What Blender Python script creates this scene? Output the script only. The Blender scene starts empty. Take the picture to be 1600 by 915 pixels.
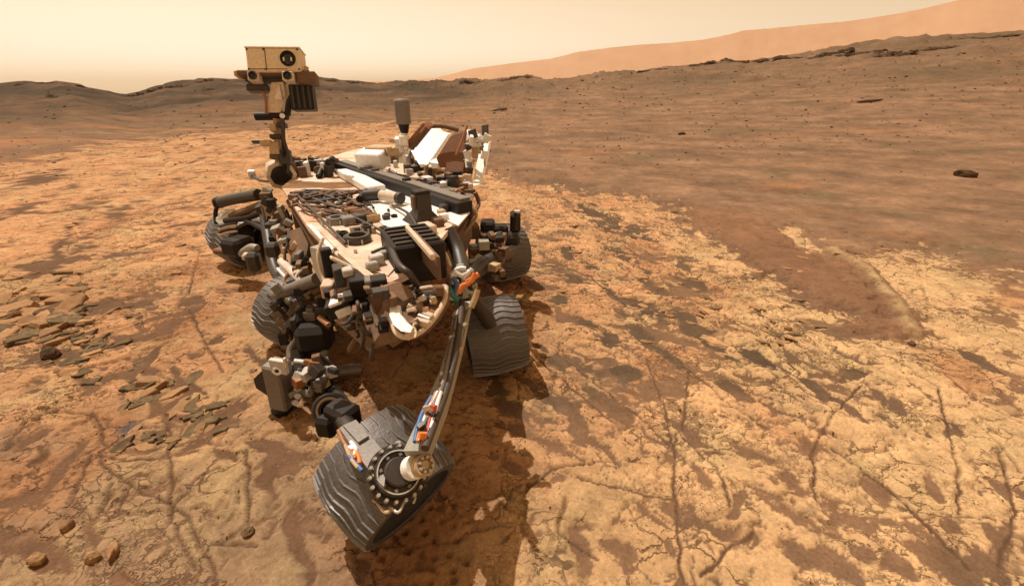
import bpy, bmesh, math, random
import numpy as np
from mathutils import Vector, Matrix
rnd = random.Random(7)
nrs = np.random.default_rng(7)
S = bpy.context.scene
COL = S.collection
# ------------------------------------------------------------------ camera
F, H = 700.0, 1.95
PITCH = math.atan(332.5/700)
cd = bpy.data.cameras.new('camera'); cam = bpy.data.objects.new('camera', cd); COL.objects.link(cam)
cd.sensor_width = 36; cd.lens = F/1600*36; cd.clip_start = .05; cd.clip_end = 8000
cam.location = (0, 0, H); cam.rotation_euler = (math.pi/2-PITCH, 0, 0); S.camera = cam
# ------------------------------------------------------------------ light
SUN_EL = math.radians(64); SUN_AZ = math.radians(-46)       # azimuth from +Y towards +X
w = bpy.data.worlds.new('World'); S.world = w; w.use_nodes = True
nt = w.node_tree; nt.nodes.clear()
sk = nt.nodes.new('ShaderNodeTexSky'); sk.sky_type = 'NISHITA'; sk.sun_disc = False
sk.sun_elevation = SUN_EL; sk.sun_rotation = SUN_AZ; sk.dust_density = 1; sk.air_density = 1.0; sk.ozone_density = 1
bw = nt.nodes.new('ShaderNodeRGBToBW'); nt.links.new(sk.outputs[0], bw.inputs[0])
dv = nt.nodes.new('ShaderNodeMath'); dv.operation = 'DIVIDE'; dv.inputs[1].default_value = 7.0; nt.links.new(bw.outputs[0], dv.inputs[0])
mu = nt.nodes.new('ShaderNodeCombineXYZ')          # butterscotch sky: dimmer sky is redder
for ch, ex, kk in ((0, .70, 9.5), (1, .98, 8.3), (2, 1.4, 6.7)):
    gm = nt.nodes.new('ShaderNodeMath'); gm.operation = 'POWER'; gm.inputs[1].default_value = ex; nt.links.new(dv.outputs[0], gm.inputs[0])
    g2 = nt.nodes.new('ShaderNodeMath'); g2.operation = 'MULTIPLY'; g2.inputs[1].default_value = kk; nt.links.new(gm.outputs[0], g2.inputs[0]); nt.links.new(g2.outputs[0], mu.inputs[ch])
bg = nt.nodes.new('ShaderNodeBackground'); bg.inputs[1].default_value = .15
nt.links.new(mu.outputs[0], bg.inputs[0])
wo = nt.nodes.new('ShaderNodeOutputWorld'); nt.links.new(bg.outputs[0], wo.inputs[0])
sl = bpy.data.lights.new('sun', 'SUN'); so = bpy.data.objects.new('sun', sl); COL.objects.link(so)
sl.energy = 4.5; sl.angle = math.radians(.5); sl.color = (1, .93, .83)
sd = Vector((math.sin(SUN_AZ)*math.cos(SUN_EL), math.cos(SUN_AZ)*math.cos(SUN_EL), math.sin(SUN_EL)))
so.rotation_euler = sd.to_track_quat('Z', 'Y').to_euler()
S.view_settings.view_transform = 'Standard'; S.view_settings.look = 'None'; S.view_settings.exposure = 0; S.view_settings.gamma = 1
S.cycles.max_bounces = 6; S.cycles.use_denoising = True; S.cycles.volume_bounces = 0
# ------------------------------------------------------------------ survey: where a sight line of the photograph meets a height
fwv = np.array([0, math.cos(PITCH), -math.sin(PITCH)]); upv = np.array([0, math.sin(PITCH), math.cos(PITCH)]); rtv = np.array([1., 0, 0])
CAM = np.array([0, 0, H])
def ray(u, v): return fwv*F+rtv*(u-800)-upv*(v-457.5)
def W(u, v, z=0.0):
    d = ray(u, v); return CAM+d*((z-H)/d[2])
def WD(u, v, dep): return CAM+ray(u, v)*(dep/F)
def WY(u, v, y):
    d = ray(u, v); return CAM+d*(y/d[1])
def mpp(p): return float((np.asarray(p)-CAM)@fwv)/F
def azel(u, v):
    d = ray(u, v); return math.atan2(d[0], d[1]), math.atan2(d[2], math.hypot(d[0], d[1]))
# ------------------------------------------------------------------ numpy noise
_perm = np.random.default_rng(3).permutation(4096)
def _h(ix, iy, s):
    return _perm[(_perm[(ix.astype(np.int64)*1 + s*131) & 4095] + iy.astype(np.int64)) & 4095]
def perlin(x, y, s=0):
    ix = np.floor(x); iy = np.floor(y); fx = x-ix; fy = y-iy
    u = fx*fx*fx*(fx*(fx*6-15)+10); v = fy*fy*fy*(fy*(fy*6-15)+10)
    def g(ax, ay):
        a = _h(ix+ax, iy+ay, s)*(2*math.pi/4096); return np.cos(a)*(fx-ax)+np.sin(a)*(fy-ay)
    return ((g(0,0)*(1-u)+g(1,0)*u)*(1-v)+(g(0,1)*(1-u)+g(1,1)*u)*v)*1.5
def fbm(x, y, o=4, s=0, gain=.5):
    r = 0; a = 1; t = 0
    for i in range(o):
        r = r+a*perlin(x, y, s+i*17); t += a; a *= gain; x = x*2.03+3.1; y = y*2.03+1.7
    return r/t
def voronoi(x, y, s=0):
    ix = np.floor(x); iy = np.floor(y)
    f1 = np.full(x.shape, 9.); f2 = f1.copy(); cid = np.zeros(x.shape)
    for dx in (-1,0,1):
        for dy in (-1,0,1):
            a = _h(ix+dx, iy+dy, s); b = _perm[(a+77) & 4095]
            d = np.hypot(ix+dx+.1+.8*a/4096-x, iy+dy+.1+.8*b/4096-y)
            m = d < f1
            f2 = np.where(m, f1, np.minimum(f2, d)); cid = np.where(m, _perm[(b+5) & 4095]/4096, cid); f1 = np.where(m, d, f1)
    return f1, f2, cid
def sstep(a, b, x):
    t = np.clip((x-a)/(b-a), 0, 1); return t*t*(3-2*t)
def seg_dist(x, y, pts):
    d = np.full(x.shape, 1e9)
    for (ax, ay), (bx, by) in zip(pts[:-1], pts[1:]):
        ux, uy = bx-ax, by-ay; L = ux*ux+uy*uy+1e-12
        t = np.clip(((x-ax)*ux+(y-ay)*uy)/L, 0, 1)
        d = np.minimum(d, np.hypot(x-ax-t*ux, y-ay-t*uy))
    return d
def poly_sd(x, y, pts):                       # signed distance, positive inside
    ins = np.zeros(x.shape, bool)
    n = len(pts)
    for i in range(n):
        (ax, ay), (bx, by) = pts[i], pts[(i+1) % n]
        c = ((ay > y) != (by > y)) & (x < (bx-ax)*(y-ay)/((by-ay) or 1e-12)+ax)
        ins ^= c
    d = seg_dist(x, y, list(pts)+[pts[0]])
    return np.where(ins, d, -d)
def lin(r, g, b, k=1.0):
    f = lambda c: ((c/255+.055)/1.055)**2.4 if c > 10 else c/3294.6
    return np.array([f(r)*k, f(g)*k, f(b)*k])
# ------------------------------------------------------------------ terrain shape
HZ = [(-900,135),(-300,130),(0,132),(60,131),(85,129),(105,129),(125,133),(140,138),(165,142),(190,149),(215,146),(235,138),(260,130),(300,126),(330,122),(360,123),(430,124),(500,123),(540,126),(575,129),(600,131),(640,128),(700,127),(740,125),(790,121),(820,121),(850,124),(1000,109),(1100,99),(1180,92),(1300,76),(1400,63),(1500,56),(1600,51),(2300,30)]
_az = np.array([azel(*q)[0] for q in HZ]); _el = np.array([azel(*q)[1] for q in HZ])
def macro(x, y):
    r = np.hypot(x, y)+1e-6; az = np.arctan2(x, y)
    el = np.interp(az, _az, _el)
    back = sstep(1.4, 2.4, np.abs(az)); el = el*(1-back)+.01*back
    Rr = np.interp(az, [-1.2,-.85,-.7,-.55,-.2,.1,.5,.9], [70,70,62,75,60,48,50,52])
    Hr = H+Rr*np.tan(el)
    t = np.clip((r-7)/(Rr-7), 0, 1)
    up = Hr*np.where(Hr > 0, t**1.5, t)
    dn = Hr-(r-Rr)*.35
    return np.where(r < Rr, up, np.maximum(dn, -14))
def G(u, v):                                  # sight line against the macro terrain
    d = ray(u, v); d = d/np.hypot(d[0], d[1])
    ts = np.geomspace(.8, 80, 1500); p = CAM[:,None]+d[:,None]*ts
    k = np.argmax(p[2] < macro(p[0], p[1])); return p[:,k] if k > 0 else p[:,-1]
def PX(*pts): return [tuple(G(u, v)[:2]) for u, v in pts]
PLAIN = PX((640,148),(690,195),(760,268),(800,288),(862,288),(920,303),(1000,308),(1060,328),(1110,352),(1150,372),(1235,362),(1290,392),(1370,402),(1400,390),(1455,392),(1522,414),(1560,446),(1605,475),(1800,560),(2100,420),(1700,100),(1500,66),(1300,84),(1000,120),(800,130))
DUNE = PX((1060,322),(1120,385),(1165,415),(1230,448),(1300,490),(1360,520),(1418,526),(1395,478),(1352,428),(1322,404),(1282,402),(1232,382),(1222,352),(1150,330))
LPLAIN = PX((-300,290),(0,262),(90,240),(160,232),(215,222),(300,212),(420,206),(620,190),(640,150),(560,142),(300,140),(190,150),(60,145),(-300,150))
RIDGE_R = PX((1300,392),(1352,422),(1398,470),(1424,520))
PATCH = [(921,442,34,10,22),(1003,476,42,9,24),(940,338,36,11,25),(973,401,34,9,28),(1003,520,18,12,40),(940,520,32,11,28),(1077,427,30,13,30),(1115,531,34,12,30),(877,468,16,8,10),(973,576,22,10,25),(865,554,34,8,33),
 (811,657,46,15,52),(877,627,30,16,35),(970,647,26,13,35),(903,678,22,11,60),(1067,678,16,10,50),(1170,701,26,14,20),(1226,750,40,15,42),(1359,744,38,9,40),(1508,693,30,12,62),(1154,790,24,9,100),(1190,839,26,13,35),(1241,862,34,11,38),(1313,888,52,17,32),(1426,888,26,13,35),(1497,826,30,11,40),(831,739,40,14,20),(821,816,30,12,80),(1390,811,20,7,0),(1128,652,14,7,-10),(1415,637,16,9,30),(1333,585,26,12,-10),(1085,800,20,9,80),(775,600,24,12,60),(1530,560,40,7,35),(1380,620,34,6,40),(960,860,30,8,20),(890,850,36,10,70),(1560,760,26,9,50),(1150,610,34,7,33),
 (325,508,30,10,35),(297,473,26,14,10),(80,412,52,9,-8),(95,380,30,8,-65),(19,850,52,26,15),(115,715,46,11,-55),(147,822,26,14,80),(353,710,24,10,20),(419,754,60,16,88),(470,840,70,14,70),(440,700,44,12,15),(225,480,30,8,20),(180,540,22,12,60),(235,560,26,9,-55),(205,590,30,9,-60),(250,640,20,8,60),(60,600,24,8,-40),(300,640,22,9,50),(90,868,30,10,40),(140,320,40,6,-12),(30,330,40,6,-20),(300,700,30,6,-10),(60,285,40,7,-15),(190,330,20,6,-10),(280,580,18,7,40),(390,560,16,7,60),(45,430,30,6,-12),
 (32,690,26,6,-28),(226,592,26,7,-34),(228,682,26,8,-32),(335,668,34,7,-30),(250,640,26,6,-30),(20,475,26,6,-38),(35,520,40,7,-34),(60,510,30,6,-38),(118,535,20,8,-60),(75,552,34,16,-20),(95,470,26,6,-30),(180,470,26,7,20),(300,600,18,6,40),(128,600,16,6,60),(345,640,24,7,-20),(150,600,20,6,-30),
 (1010,440,40,7,28),(900,400,30,7,30),(1050,560,36,7,35),(1180,560,40,7,32),(1000,360,34,8,28),(930,610,34,7,38),(1080,500,30,8,30),(1200,500,30,7,35),(1270,600,30,7,30),(1330,640,30,7,36),(1250,690,22,9,60),(1110,740,26,9,40),(1460,760,24,9,60),(1560,840,30,9,40),(1370,870,24,10,20),(1040,860,22,8,60)]
PATCH_W = []
for (u, v, a, b, ang) in PATCH:
    c = W(u, v); t = math.radians(ang)
    pa = W(u+a*math.cos(t), v+a*math.sin(t)); pb = W(u-b*math.sin(t), v+b*math.cos(t))
    PATCH_W.append((c[0], c[1], np.linalg.inv(np.array([[pa[0]-c[0], pb[0]-c[0]],[pa[1]-c[1], pb[1]-c[1]]]))))
CR = [[(1077,575),(1072,620),(1067,668)],[(882,560),(949,611),(1000,650),(1046,693)],[(1077,575),(1139,632),(1205,670)],[(1057,678),(1054,740),(1057,806),(1067,913)],[(903,745),(985,765),(1052,780)],[(882,780),(872,832),(934,873)],[(1139,790),(1135,760),(1118,729),(1067,683)],[(1277,780),(1270,703),(1298,652),(1344,601)],[(1400,560),(1467,606),(1497,729),(1500,801)],[(1344,729),(1436,801),(1518,888)],[(1472,580),(1533,627),(1600,662)],[(1523,657),(1560,690),(1595,739)],
 [(147,710),(200,757),(269,788)],[(269,788),(294,766),(312,744),(344,729)],[(269,788),(294,810),(312,851),(331,876),(334,915)],[(200,757),(181,804),(162,813)],[(175,754),(156,800)],[(262,660),(266,713),(266,785)],[(147,710),(200,716),(262,713)],[(384,700),(391,779),(388,816)],[(269,788),(266,815)],[(275,819),(290,860),(306,888)],[(331,848),(400,854)],[(137,710),(120,760),(106,791)],[(187,891),(219,915)],[(310,405),(302,430),(294,460)],[(168,463),(190,470),(210,486)],[(294,480),(318,530),(350,580)],[(0,520),(60,470),(130,440)],[(10,700),(40,660),(90,640)],[(60,640),(150,650),(165,700)],
 [(840,560),(900,610),(960,660)],[(1090,470),(1180,520),(1250,580)],[(870,310),(1000,400),(1090,440)],[(850,400),(920,430),(1010,500)],[(1200,480),(1300,560),(1400,600)],[(1430,520),(1500,545),(1600,600)],[(1380,430),(1440,445),(1450,470)],[(1300,700),(1390,760),(1460,830)],[(820,770),(860,730),(960,720)],[(1100,900),(1140,850),(1180,830)],[(1560,700),(1590,800),(1560,880)],[(1010,560),(1040,640),(1050,690)]]
CR_W = [[tuple(W(*q)[:2]) for q in c] for c in CR]
def ground_fields(x, y):
    hm = macro(x, y); r = np.hypot(x, y)
    near = 1-sstep(7, 16, r)
    wx = x+.25*fbm(x*1.3, y*1.3, 4, 5); wy = y+.25*fbm(x*1.3, y*1.3, 4, 9)
    wfx = wx+.05*fbm(x*9, y*9, 3, 15); wfy = wy+.05*fbm(x*9, y*9, 3, 19)
    jag = fbm(x*4, y*4, 5, 23, .6)
    # macro sand regions
    sp = poly_sd(wx, wy, PLAIN); sdn = poly_sd(x+.5*(wfx-x), y+.5*(wfy-y), DUNE); slp = poly_sd(wx, wy, LPLAIN)
    plain = sstep(-.45, .75, sp+.8*jag)
    dune = sstep(-.22, .34, sdn+.5*jag)
    lpl = sstep(-1.2, 1.6, slp+1.5*fbm(x*.5, y*.5, 4, 31))
    azm = np.arctan2(x, y); plain = np.maximum(plain, sstep(14, 22, r)*sstep(-.12, .05, azm)); lpl = np.maximum(lpl, sstep(16, 26, r)*sstep(.05, -.12, azm))
    far_sand = np.maximum(plain, lpl*.55)
    # diagonal grain (the beds strike from upper left to lower right)
    ca, sa = math.cos(-.62), math.sin(-.62)
    leftw = sstep(.4, -1.2, x)
    ang = np.where(True, -.62, 0)
    g1 = (wfx*ca+wfy*sa); g2 = (-wfx*sa+wfy*ca)
    cb, sb = math.cos(.5), math.sin(.5)
    k1 = (wfx*cb+wfy*sb); k2 = (-wfx*sb+wfy*cb)
    G1 = g1*(1-leftw)+k1*leftw; G2 = g2*(1-leftw)+k2*leftw
    # how broken the beds are
    def blob(u, v, ru, rv):
        c = W(u, v); a = W(u+ru, v); b = W(u, v-rv)
        return np.exp(-(((x-c[0])/(a[0]-c[0]))**2+((y-c[1])/max(.1, abs(b[1]-c[1])))**2))
    broken = np.clip(blob(950,420,190,130)+blob(1150,500,170,90)+blob(120,520,170,70)+blob(290,660,110,50)*.8+blob(230,350,220,80)*.6+blob(870,640,100,60)*.6, 0, 1)
    broken = np.clip(broken-.10+.25*fbm(x*.8, y*.8, 3, 41), 0, 1)
    f1, f2, cid = voronoi(G1*2.2+40, G2*3.6+40, 2)
    h1, h2, cid2 = voronoi(G1*5.5+90, G2*11+90, 6)
    m1, m2, cid3 = voronoi(wfx*1.35+11, wfy*1.35+23, 12)
    rock = .020*fbm(G1*.8, G2*1.4, 3, 51)+.0018*jag
    base_ = rock.copy()
    rock = rock+broken*(.022*(cid-.5)+.020*(cid2-.5)*sstep(.2, .7, broken))
    rock = rock+.004*(cid3-.5)
    rock = rock+.012*broken*fbm(G1*3, G2*9, 4, 61)
    ew = np.abs(perlin(x*2.2, y*2.2, 71))
    rock -= (.020*sstep(.06, .015, f2-f1)+.02*sstep(.11, .03, h2-h1)*sstep(.35, .75, broken))*(.25+.75*broken)
    rock -= .018*sstep(.022, .005, m2-m1)*sstep(.0, .10, ew)
    pk = fbm(G1*1.5+7, G2*4.2+3, 5, 63, .58)
    rock -= .030*sstep(.10, .20, pk)*np.clip(broken*1.4-.1, 0, 1)
    pk2 = fbm(x*2.6+7, y*2.6+3, 5, 65, .6)
    rock -= .020*sstep(.18, .25, pk2)*(1-.5*broken)
    pit = voronoi(x*13, y*13, 44)[0]; pmask = sstep(.1, .45, fbm(x*1.1, y*1.1, 3, 81))
    rock -= .022*sstep(.30, .14, pit+.10*jag)*pmask
    crk = np.full(x.shape, 9.)
    qx, qy = x+.42*(wfx-wx), y+.42*(wfy-wy)
    for c in CR_W:
        c_ = np.array(c); lo, hi = c_.min(0)-.25, c_.max(0)+.25
        sl_ = np.s_[np.searchsorted(y[:,0], lo[1]):np.searchsorted(y[:,0], hi[1]), np.searchsorted(x[0], lo[0]):np.searchsorted(x[0], hi[0])]
        crk[sl_] = np.minimum(crk[sl_], seg_dist(qx[sl_], qy[sl_], c))
    cw = .005+.007*jag
    rock -= .028*sstep(cw+.009, cw*.4, crk)
    rock += .003*sstep(.06, .02, crk)
    dt = rock-base_; lvl = .0035+.007*broken*(cid-.3)
    rock = base_+np.where(dt > lvl, lvl+.12*(dt-lvl), dt)+.0008*fbm(x*30, y*30, 3, 67)
    # sand lying in the low places
    sand = -.0165+.006*fbm(x*.7, y*.7, 3, 91)
    pt = np.zeros(x.shape)
    pj = 1.5*jag+.4*fbm(x*1.9+3, y*1.9, 3, 69); px_, py_ = wfx*.5+x*.5, wfy*.5+y*.5
    for (cx, cy, m) in PATCH_W:
        inv = np.linalg.inv(m); rx = np.abs(inv[0]).sum()*2.3+.3; ry_ = np.abs(inv[1]).sum()*2.3+.3
        sl_ = np.s_[np.searchsorted(y[:,0], cy-ry_):np.searchsorted(y[:,0], cy+ry_), np.searchsorted(x[0], cx-rx):np.searchsorted(x[0], cx+rx)]
        dx, dy = px_[sl_]-cx, py_[sl_]-cy
        q = np.hypot(m[0,0]*dx+m[0,1]*dy, m[1,0]*dx+m[1,1]*dy); pt[sl_] = np.maximum(pt[sl_], sstep(1.3, .85, q+pj[sl_])*(.62+.38*abs(math.sin(cx*37+cy*91))))
    rock -= .022*pt
    sand += .004*pt
    big = np.maximum(far_sand, dune)
    sand = sand+big*.055+.006*(big)*fbm(G1*1.5, G2*5, 4, 97)
    rdg = seg_dist(x, y, RIDGE_R)
    sand += .045*np.exp(-(rdg/.10)**2)+.01*dune
    mask = sstep(-.0025, .004, sand-rock)
    hh = np.maximum(rock, sand)+.0008*fbm(x*22, y*22, 3, 99)
    fr = sstep(6, 40, r)
    roll = fr*(.25*fbm(x*.16, y*.16, 4, 101)+.10*fbm(G1*.35, G2*1.1, 4, 103))
    rough = sstep(18, 50, r)*(.8*np.maximum(0, fbm(x*.28, y*.28, 6, 105, .65)))
    H_ = hm+hh+roll+rough-.03*np.exp(-((x+.57)**2+(y-1.5)**2)/.02)*0
    return H_, mask, broken, jag, plain, lpl, dune, rdg, cid, cid3, r, pt, sstep(cw+.006, cw*.5, crk)*(1-.6*plain)
def axis(lo, hi, step, far_lo, far_hi, g):
    core = np.arange(lo, hi+1e-6, step); a = []; s = step; v = lo
    while v > far_lo: s *= g; v -= s; a.append(v)
    b = []; s = step; v = core[-1]
    while v < far_hi: s *= g; v += s; b.append(v)
    return np.array(a[::-1]+list(core)+b)
xs = axis(-3.4, 3.6, .0105, -95, 95, 1.014); ys = axis(.8, 4.2, .0105, -14, 100, 1.014)
X, Y = np.meshgrid(xs, ys)
Z, MASK, BRK, JAG, PL, LP, DN, RDG, CID, CID3, RR, PT, CK = ground_fields(X, Y)
def height_at(x, y):
    i = np.clip(np.searchsorted(xs, x), 1, len(xs)-1); j = np.clip(np.searchsorted(ys, y), 1, len(ys)-1)
    return float(Z[j, i])
def grid_mesh(name, X, Y, Z, rgb, extra=None):
    ny, nx = X.shape
    me = bpy.data.meshes.new(name)
    me.vertices.add(nx*ny); me.vertices.foreach_set('co', np.stack([X, Y, Z], -1).reshape(-1).astype(np.float32))
    idx = np.arange(nx*ny, dtype=np.int32).reshape(ny, nx)
    q = np.stack([idx[:-1,:-1], idx[:-1,1:], idx[1:,1:], idx[1:,:-1]], -1).reshape(-1)
    nf = (nx-1)*(ny-1)
    me.loops.add(nf*4); me.loops.foreach_set('vertex_index', q)
    me.polygons.add(nf); me.polygons.foreach_set('loop_start', np.arange(0, nf*4, 4, dtype=np.int32))
    me.polygons.foreach_set('use_smooth', np.ones(nf, bool))
    me.update()
    at = me.attributes.new('albedo', 'FLOAT_COLOR', 'POINT')
    at.data.foreach_set('color', np.concatenate([rgb.reshape(-1,3), np.ones((nx*ny,1))], 1).reshape(-1).astype(np.float32))
    if extra is not None:
        at = me.attributes.new('sandy', 'FLOAT', 'POINT'); at.data.foreach_set('value', extra.reshape(-1).astype(np.float32))
    return me
# ---- rock and sand colours (what the rock and the soil themselves are)
K = .56
tan_r = lin(236,191,140,K); tan_o = lin(230,168,120,K); tan_l = lin(190,154,120,K*.95); tan_p = lin(226,192,140,K)
sand_d = lin(156,119,90,K); sand_p = lin(164,128,100,K); sand_l = lin(160,124,94,K); grey_d = lin(112,94,76,K); dust_o = lin(204,142,98,K)
def mixc(a, b, t): return a*(1-t[...,None])+b*t[...,None]
n1 = fbm(X*.55, Y*.55, 4, 201); n2 = fbm(X*2.2, Y*2.2, 4, 205); n3 = fbm(X*7, Y*7, 3, 209, .6)
rockc = mixc(np.broadcast_to(tan_r, X.shape+(3,)), tan_o, np.clip(sstep(2.5, -.4, X-.35*(Y-2)+.9*n1)*sstep(.9, 2.4, Y+.6*n1)*.8, 0, 1))
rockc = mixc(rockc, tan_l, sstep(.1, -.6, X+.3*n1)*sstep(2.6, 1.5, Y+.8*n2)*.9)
rockc = mixc(rockc, tan_p, np.clip(.55*sstep(-.1, .5, n2)+.3*(CID3-.3), 0, 1))
rockc = mixc(rockc, dust_o, np.clip(sstep(.12, .45, fbm(X*.9, Y*.9, 4, 213))*.65, 0, 1))
rockc = rockc*(1+.20*n3+.16*(CID-.5)*BRK)[...,None]
rockc = mixc(rockc, grey_d, np.clip(sstep(.18, .5, fbm(X*3.1+5, Y*4.4, 5, 217, .62))*(.2+.35*BRK), 0, .6))
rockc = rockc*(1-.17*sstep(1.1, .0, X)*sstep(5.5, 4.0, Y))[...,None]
sandc = mixc(np.broadcast_to(sand_d, X.shape+(3,)), sand_p, PL*.8)
sandc = mixc(sandc, grey_d, np.clip(sstep(-.1, .4, n1+.3*n2)*.55*(1-PL*.5), 0, 1))
sandc = mixc(sandc, lin(104,90,72,K*.8), np.clip(PT*.7+BRK*.15, 0, .7)*sstep(2.0, 2.9, Y)*(1-np.clip(PL+LP+DN, 0, 1)))
sandc = mixc(sandc, sand_l, LP*.7)
str_ = fbm(X*.35*math.cos(.5)-Y*.35*math.sin(.5), (X*math.sin(.5)+Y*math.cos(.5))*1.6, 4, 221)
sandc = sandc*(1+.45*np.clip(str_, -.5, .7)*np.clip(PL+LP, 0, 1)+.12*n3+.22*n2*np.clip(PL+LP, 0, 1))[...,None]
mot = fbm(X*1.1, Y*1.7, 5, 241, .65); sandc = sandc*(1+.5*np.clip(mot, -.5, .6)*np.clip(PL+LP, 0, 1))[...,None]
sandc = mixc(sandc, lin(128,112,84,K), np.clip(sstep(.1, .4, fbm(X*.45+9, Y*.8, 5, 245, .6))*np.clip(PL+LP, 0, 1)*.6, 0, 1))
sandc = mixc(sandc, lin(196,138,92,K), np.clip(sstep(.05, .5, fbm(X*.22, Y*.5, 4, 225))*LP*.8+sstep(.22, .5, fbm(X*.3, Y*.9, 4, 227))*PL*.4, 0, 1))
sandc = mixc(sandc, tan_p, np.exp(-(RDG/.07)**2)*.7)
sandc = mixc(sandc, lin(164,118,88,K), DN*.6)
sandc = mixc(sandc, lin(132,98,74,K), sstep(.0, -.8, X)*(1-np.clip(PL+LP, 0, 1))*.8)
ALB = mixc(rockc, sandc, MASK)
ALB = mixc(ALB, lin(92,64,46,K), CK*.6)
far = sstep(20, 40, RR)
azg = sstep(.02, -.15, np.arctan2(X, Y))[...,None]; farc = lin(82,68,52,K)*azg+lin(118,98,74,K)*(1-azg)
ALB = mixc(ALB, farc, np.clip(far*(sstep(.1, -.15, np.arctan2(X, Y))*.4+.4+.9*fbm(X*.12, Y*.12, 4, 231)), 0, .95))
bs = W(202, 668); ALB = mixc(ALB, lin(118,106,106,K), np.exp(-(((X-bs[0])/.065)**2+((Y-bs[1])/.07)**2)**2)*np.clip(1+n3*1.5, 0, 1))
ALB = np.clip(ALB, .008, .85)
# ------------------------------------------------------------------ materials
def new_mat(name):
    m = bpy.data.materials.new(name); m.use_nodes = True; return m, m.node_tree, m.node_tree.nodes['Principled BSDF']
def N(nt, t, **kw):
    n = nt.nodes.new(t)
    for k, v in kw.items():
        if k in n.inputs: n.inputs[k].default_value = v
        else: setattr(n, k, v)
    return n
def ground_material():
    m, nt, b = new_mat('martian_ground'); L = nt.links.new
    at = N(nt, 'ShaderNodeAttribute', attribute_name='albedo'); sa = N(nt, 'ShaderNodeAttribute', attribute_name='sandy')
    tc = N(nt, 'ShaderNodeNewGeometry')
    n1 = N(nt, 'ShaderNodeTexNoise', Scale=60., Detail=6., Roughness=.7); L(tc.outputs['Position'], n1.inputs['Vector'])
    n2 = N(nt, 'ShaderNodeTexNoise', Scale=7., Detail=8., Roughness=.72); L(tc.outputs['Position'], n2.inputs['Vector'])
    n0 = N(nt, 'ShaderNodeTexNoise', Scale=1.3, Detail=9., Roughness=.75); L(tc.outputs['Position'], n0.inputs['Vector'])
    def mr(src, lo, hi, a=.25, bb=.75):
        r = N(nt, 'ShaderNodeMapRange'); r.inputs[1].default_value = a; r.inputs[2].default_value = bb; r.inputs[3].default_value = lo; r.inputs[4].default_value = hi
        L(src, r.inputs[0]); return r.outputs[0]
    a1 = mr(n1.outputs[0], .70, 1.3); a2 = mr(n2.outputs[0], .72, 1.28); a0 = mr(n0.outputs[0], .75, 1.25)
    mm = N(nt, 'ShaderNodeMath', operation='MULTIPLY'); L(a1, mm.inputs[0]); L(a2, mm.inputs[1])
    m3 = N(nt, 'ShaderNodeMath', operation='MULTIPLY'); L(mm.outputs[0], m3.inputs[0]); L(a0, m3.inputs[1])
    vs = N(nt, 'ShaderNodeVectorMath', operation='SCALE'); L(at.outputs['Color'], vs.inputs[0]); L(m3.outputs[0], vs.inputs['Scale'])
    b.inputs['Roughness'].default_value = .95; b.inputs['Specular IOR Level'].default_value = .1
    wn = N(nt, 'ShaderNodeTexNoise', Scale=5., Detail=4., Roughness=.65); L(tc.outputs['Position'], wn.inputs['Vector'])
    wv = N(nt, 'ShaderNodeVectorMath', operation='MULTIPLY_ADD'); L(wn.outputs['Color'], wv.inputs[0]); wv.inputs[1].default_value = (.30, .30, .30); L(tc.outputs['Position'], wv.inputs[2])
    mp = N(nt, 'ShaderNodeMapping'); mp.inputs['Rotation'].default_value = (0, 0, .62); mp.inputs['Scale'].default_value = (1, 1.9, .02); L(wv.outputs[0], mp.inputs['Vector'])
    def joints(scale, width, nscale, lo, hi):
        v = N(nt, 'ShaderNodeTexVoronoi', feature='DISTANCE_TO_EDGE', Scale=scale); L(mp.outputs[0], v.inputs['Vector'])
        ln = mr(v.outputs['Distance'], 1., 0., width*.3, width)
        k = N(nt, 'ShaderNodeTexNoise', Scale=nscale, Detail=5., Roughness=.65); L(tc.outputs['Position'], k.inputs['Vector'])
        mk = mr(k.outputs[0], 0., 1., lo, hi)
        x = N(nt, 'ShaderNodeMath', operation='MULTIPLY'); L(ln, x.inputs[0]); L(mk, x.inputs[1]); return x.outputs[0]
    j1 = joints(2.6, .028, 1.7, .44, .54); j2 = joints(6.5, .048, 1.1, .48, .58); j3 = joints(15., .08, 1.4, .52, .62)
    def mx_(p, q):
        x = N(nt, 'ShaderNodeMath', operation='MAXIMUM'); L(p, x.inputs[0]); L(q, x.inputs[1]); return x.outputs[0]
    gr = N(nt, 'ShaderNodeTexNoise', Scale=34., Detail=5., Roughness=.7); L(tc.outputs['Position'], gr.inputs['Vector'])
    gm_ = N(nt, 'ShaderNodeTexNoise', Scale=2.1, Detail=4., Roughness=.6); L(tc.outputs['Position'], gm_.inputs['Vector'])
    g1 = mr(gr.outputs[0], 0., 1., .60, .66); g2 = mr(gm_.outputs[0], .0, .9, .45, .62)
    gg = N(nt, 'ShaderNodeMath', operation='MULTIPLY'); L(g1, gg.inputs[0]); L(g2, gg.inputs[1])
    jj = mx_(mx_(j1, mx_(j2, j3)), gg.outputs[0])
    so_ = mr(sa.outputs['Fac'], 1., .12, .2, .8); sep = N(nt, 'ShaderNodeSeparateXYZ'); L(tc.outputs['Position'], sep.inputs[0])
    j4 = N(nt, 'ShaderNodeMath', operation='MULTIPLY'); L(jj, j4.inputs[0]); L(so_, j4.inputs[1])
    j5 = N(nt, 'ShaderNodeMath', operation='MULTIPLY'); L(j4.outputs[0], j5.inputs[0]); j5.inputs[1].default_value = .8
    mxc = N(nt, 'ShaderNodeMix', data_type='RGBA'); L(j5.outputs[0], mxc.inputs[0]); L(vs.outputs[0], mxc.inputs[6]); mxc.inputs[7].default_value = (*lin(98,70,50,K), 1)
    L(mxc.outputs[2], b.inputs['Base Color'])
    nb = N(nt, 'ShaderNodeTexNoise', Scale=26., Detail=9., Roughness=.74); L(tc.outputs['Position'], nb.inputs['Vector'])
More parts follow.
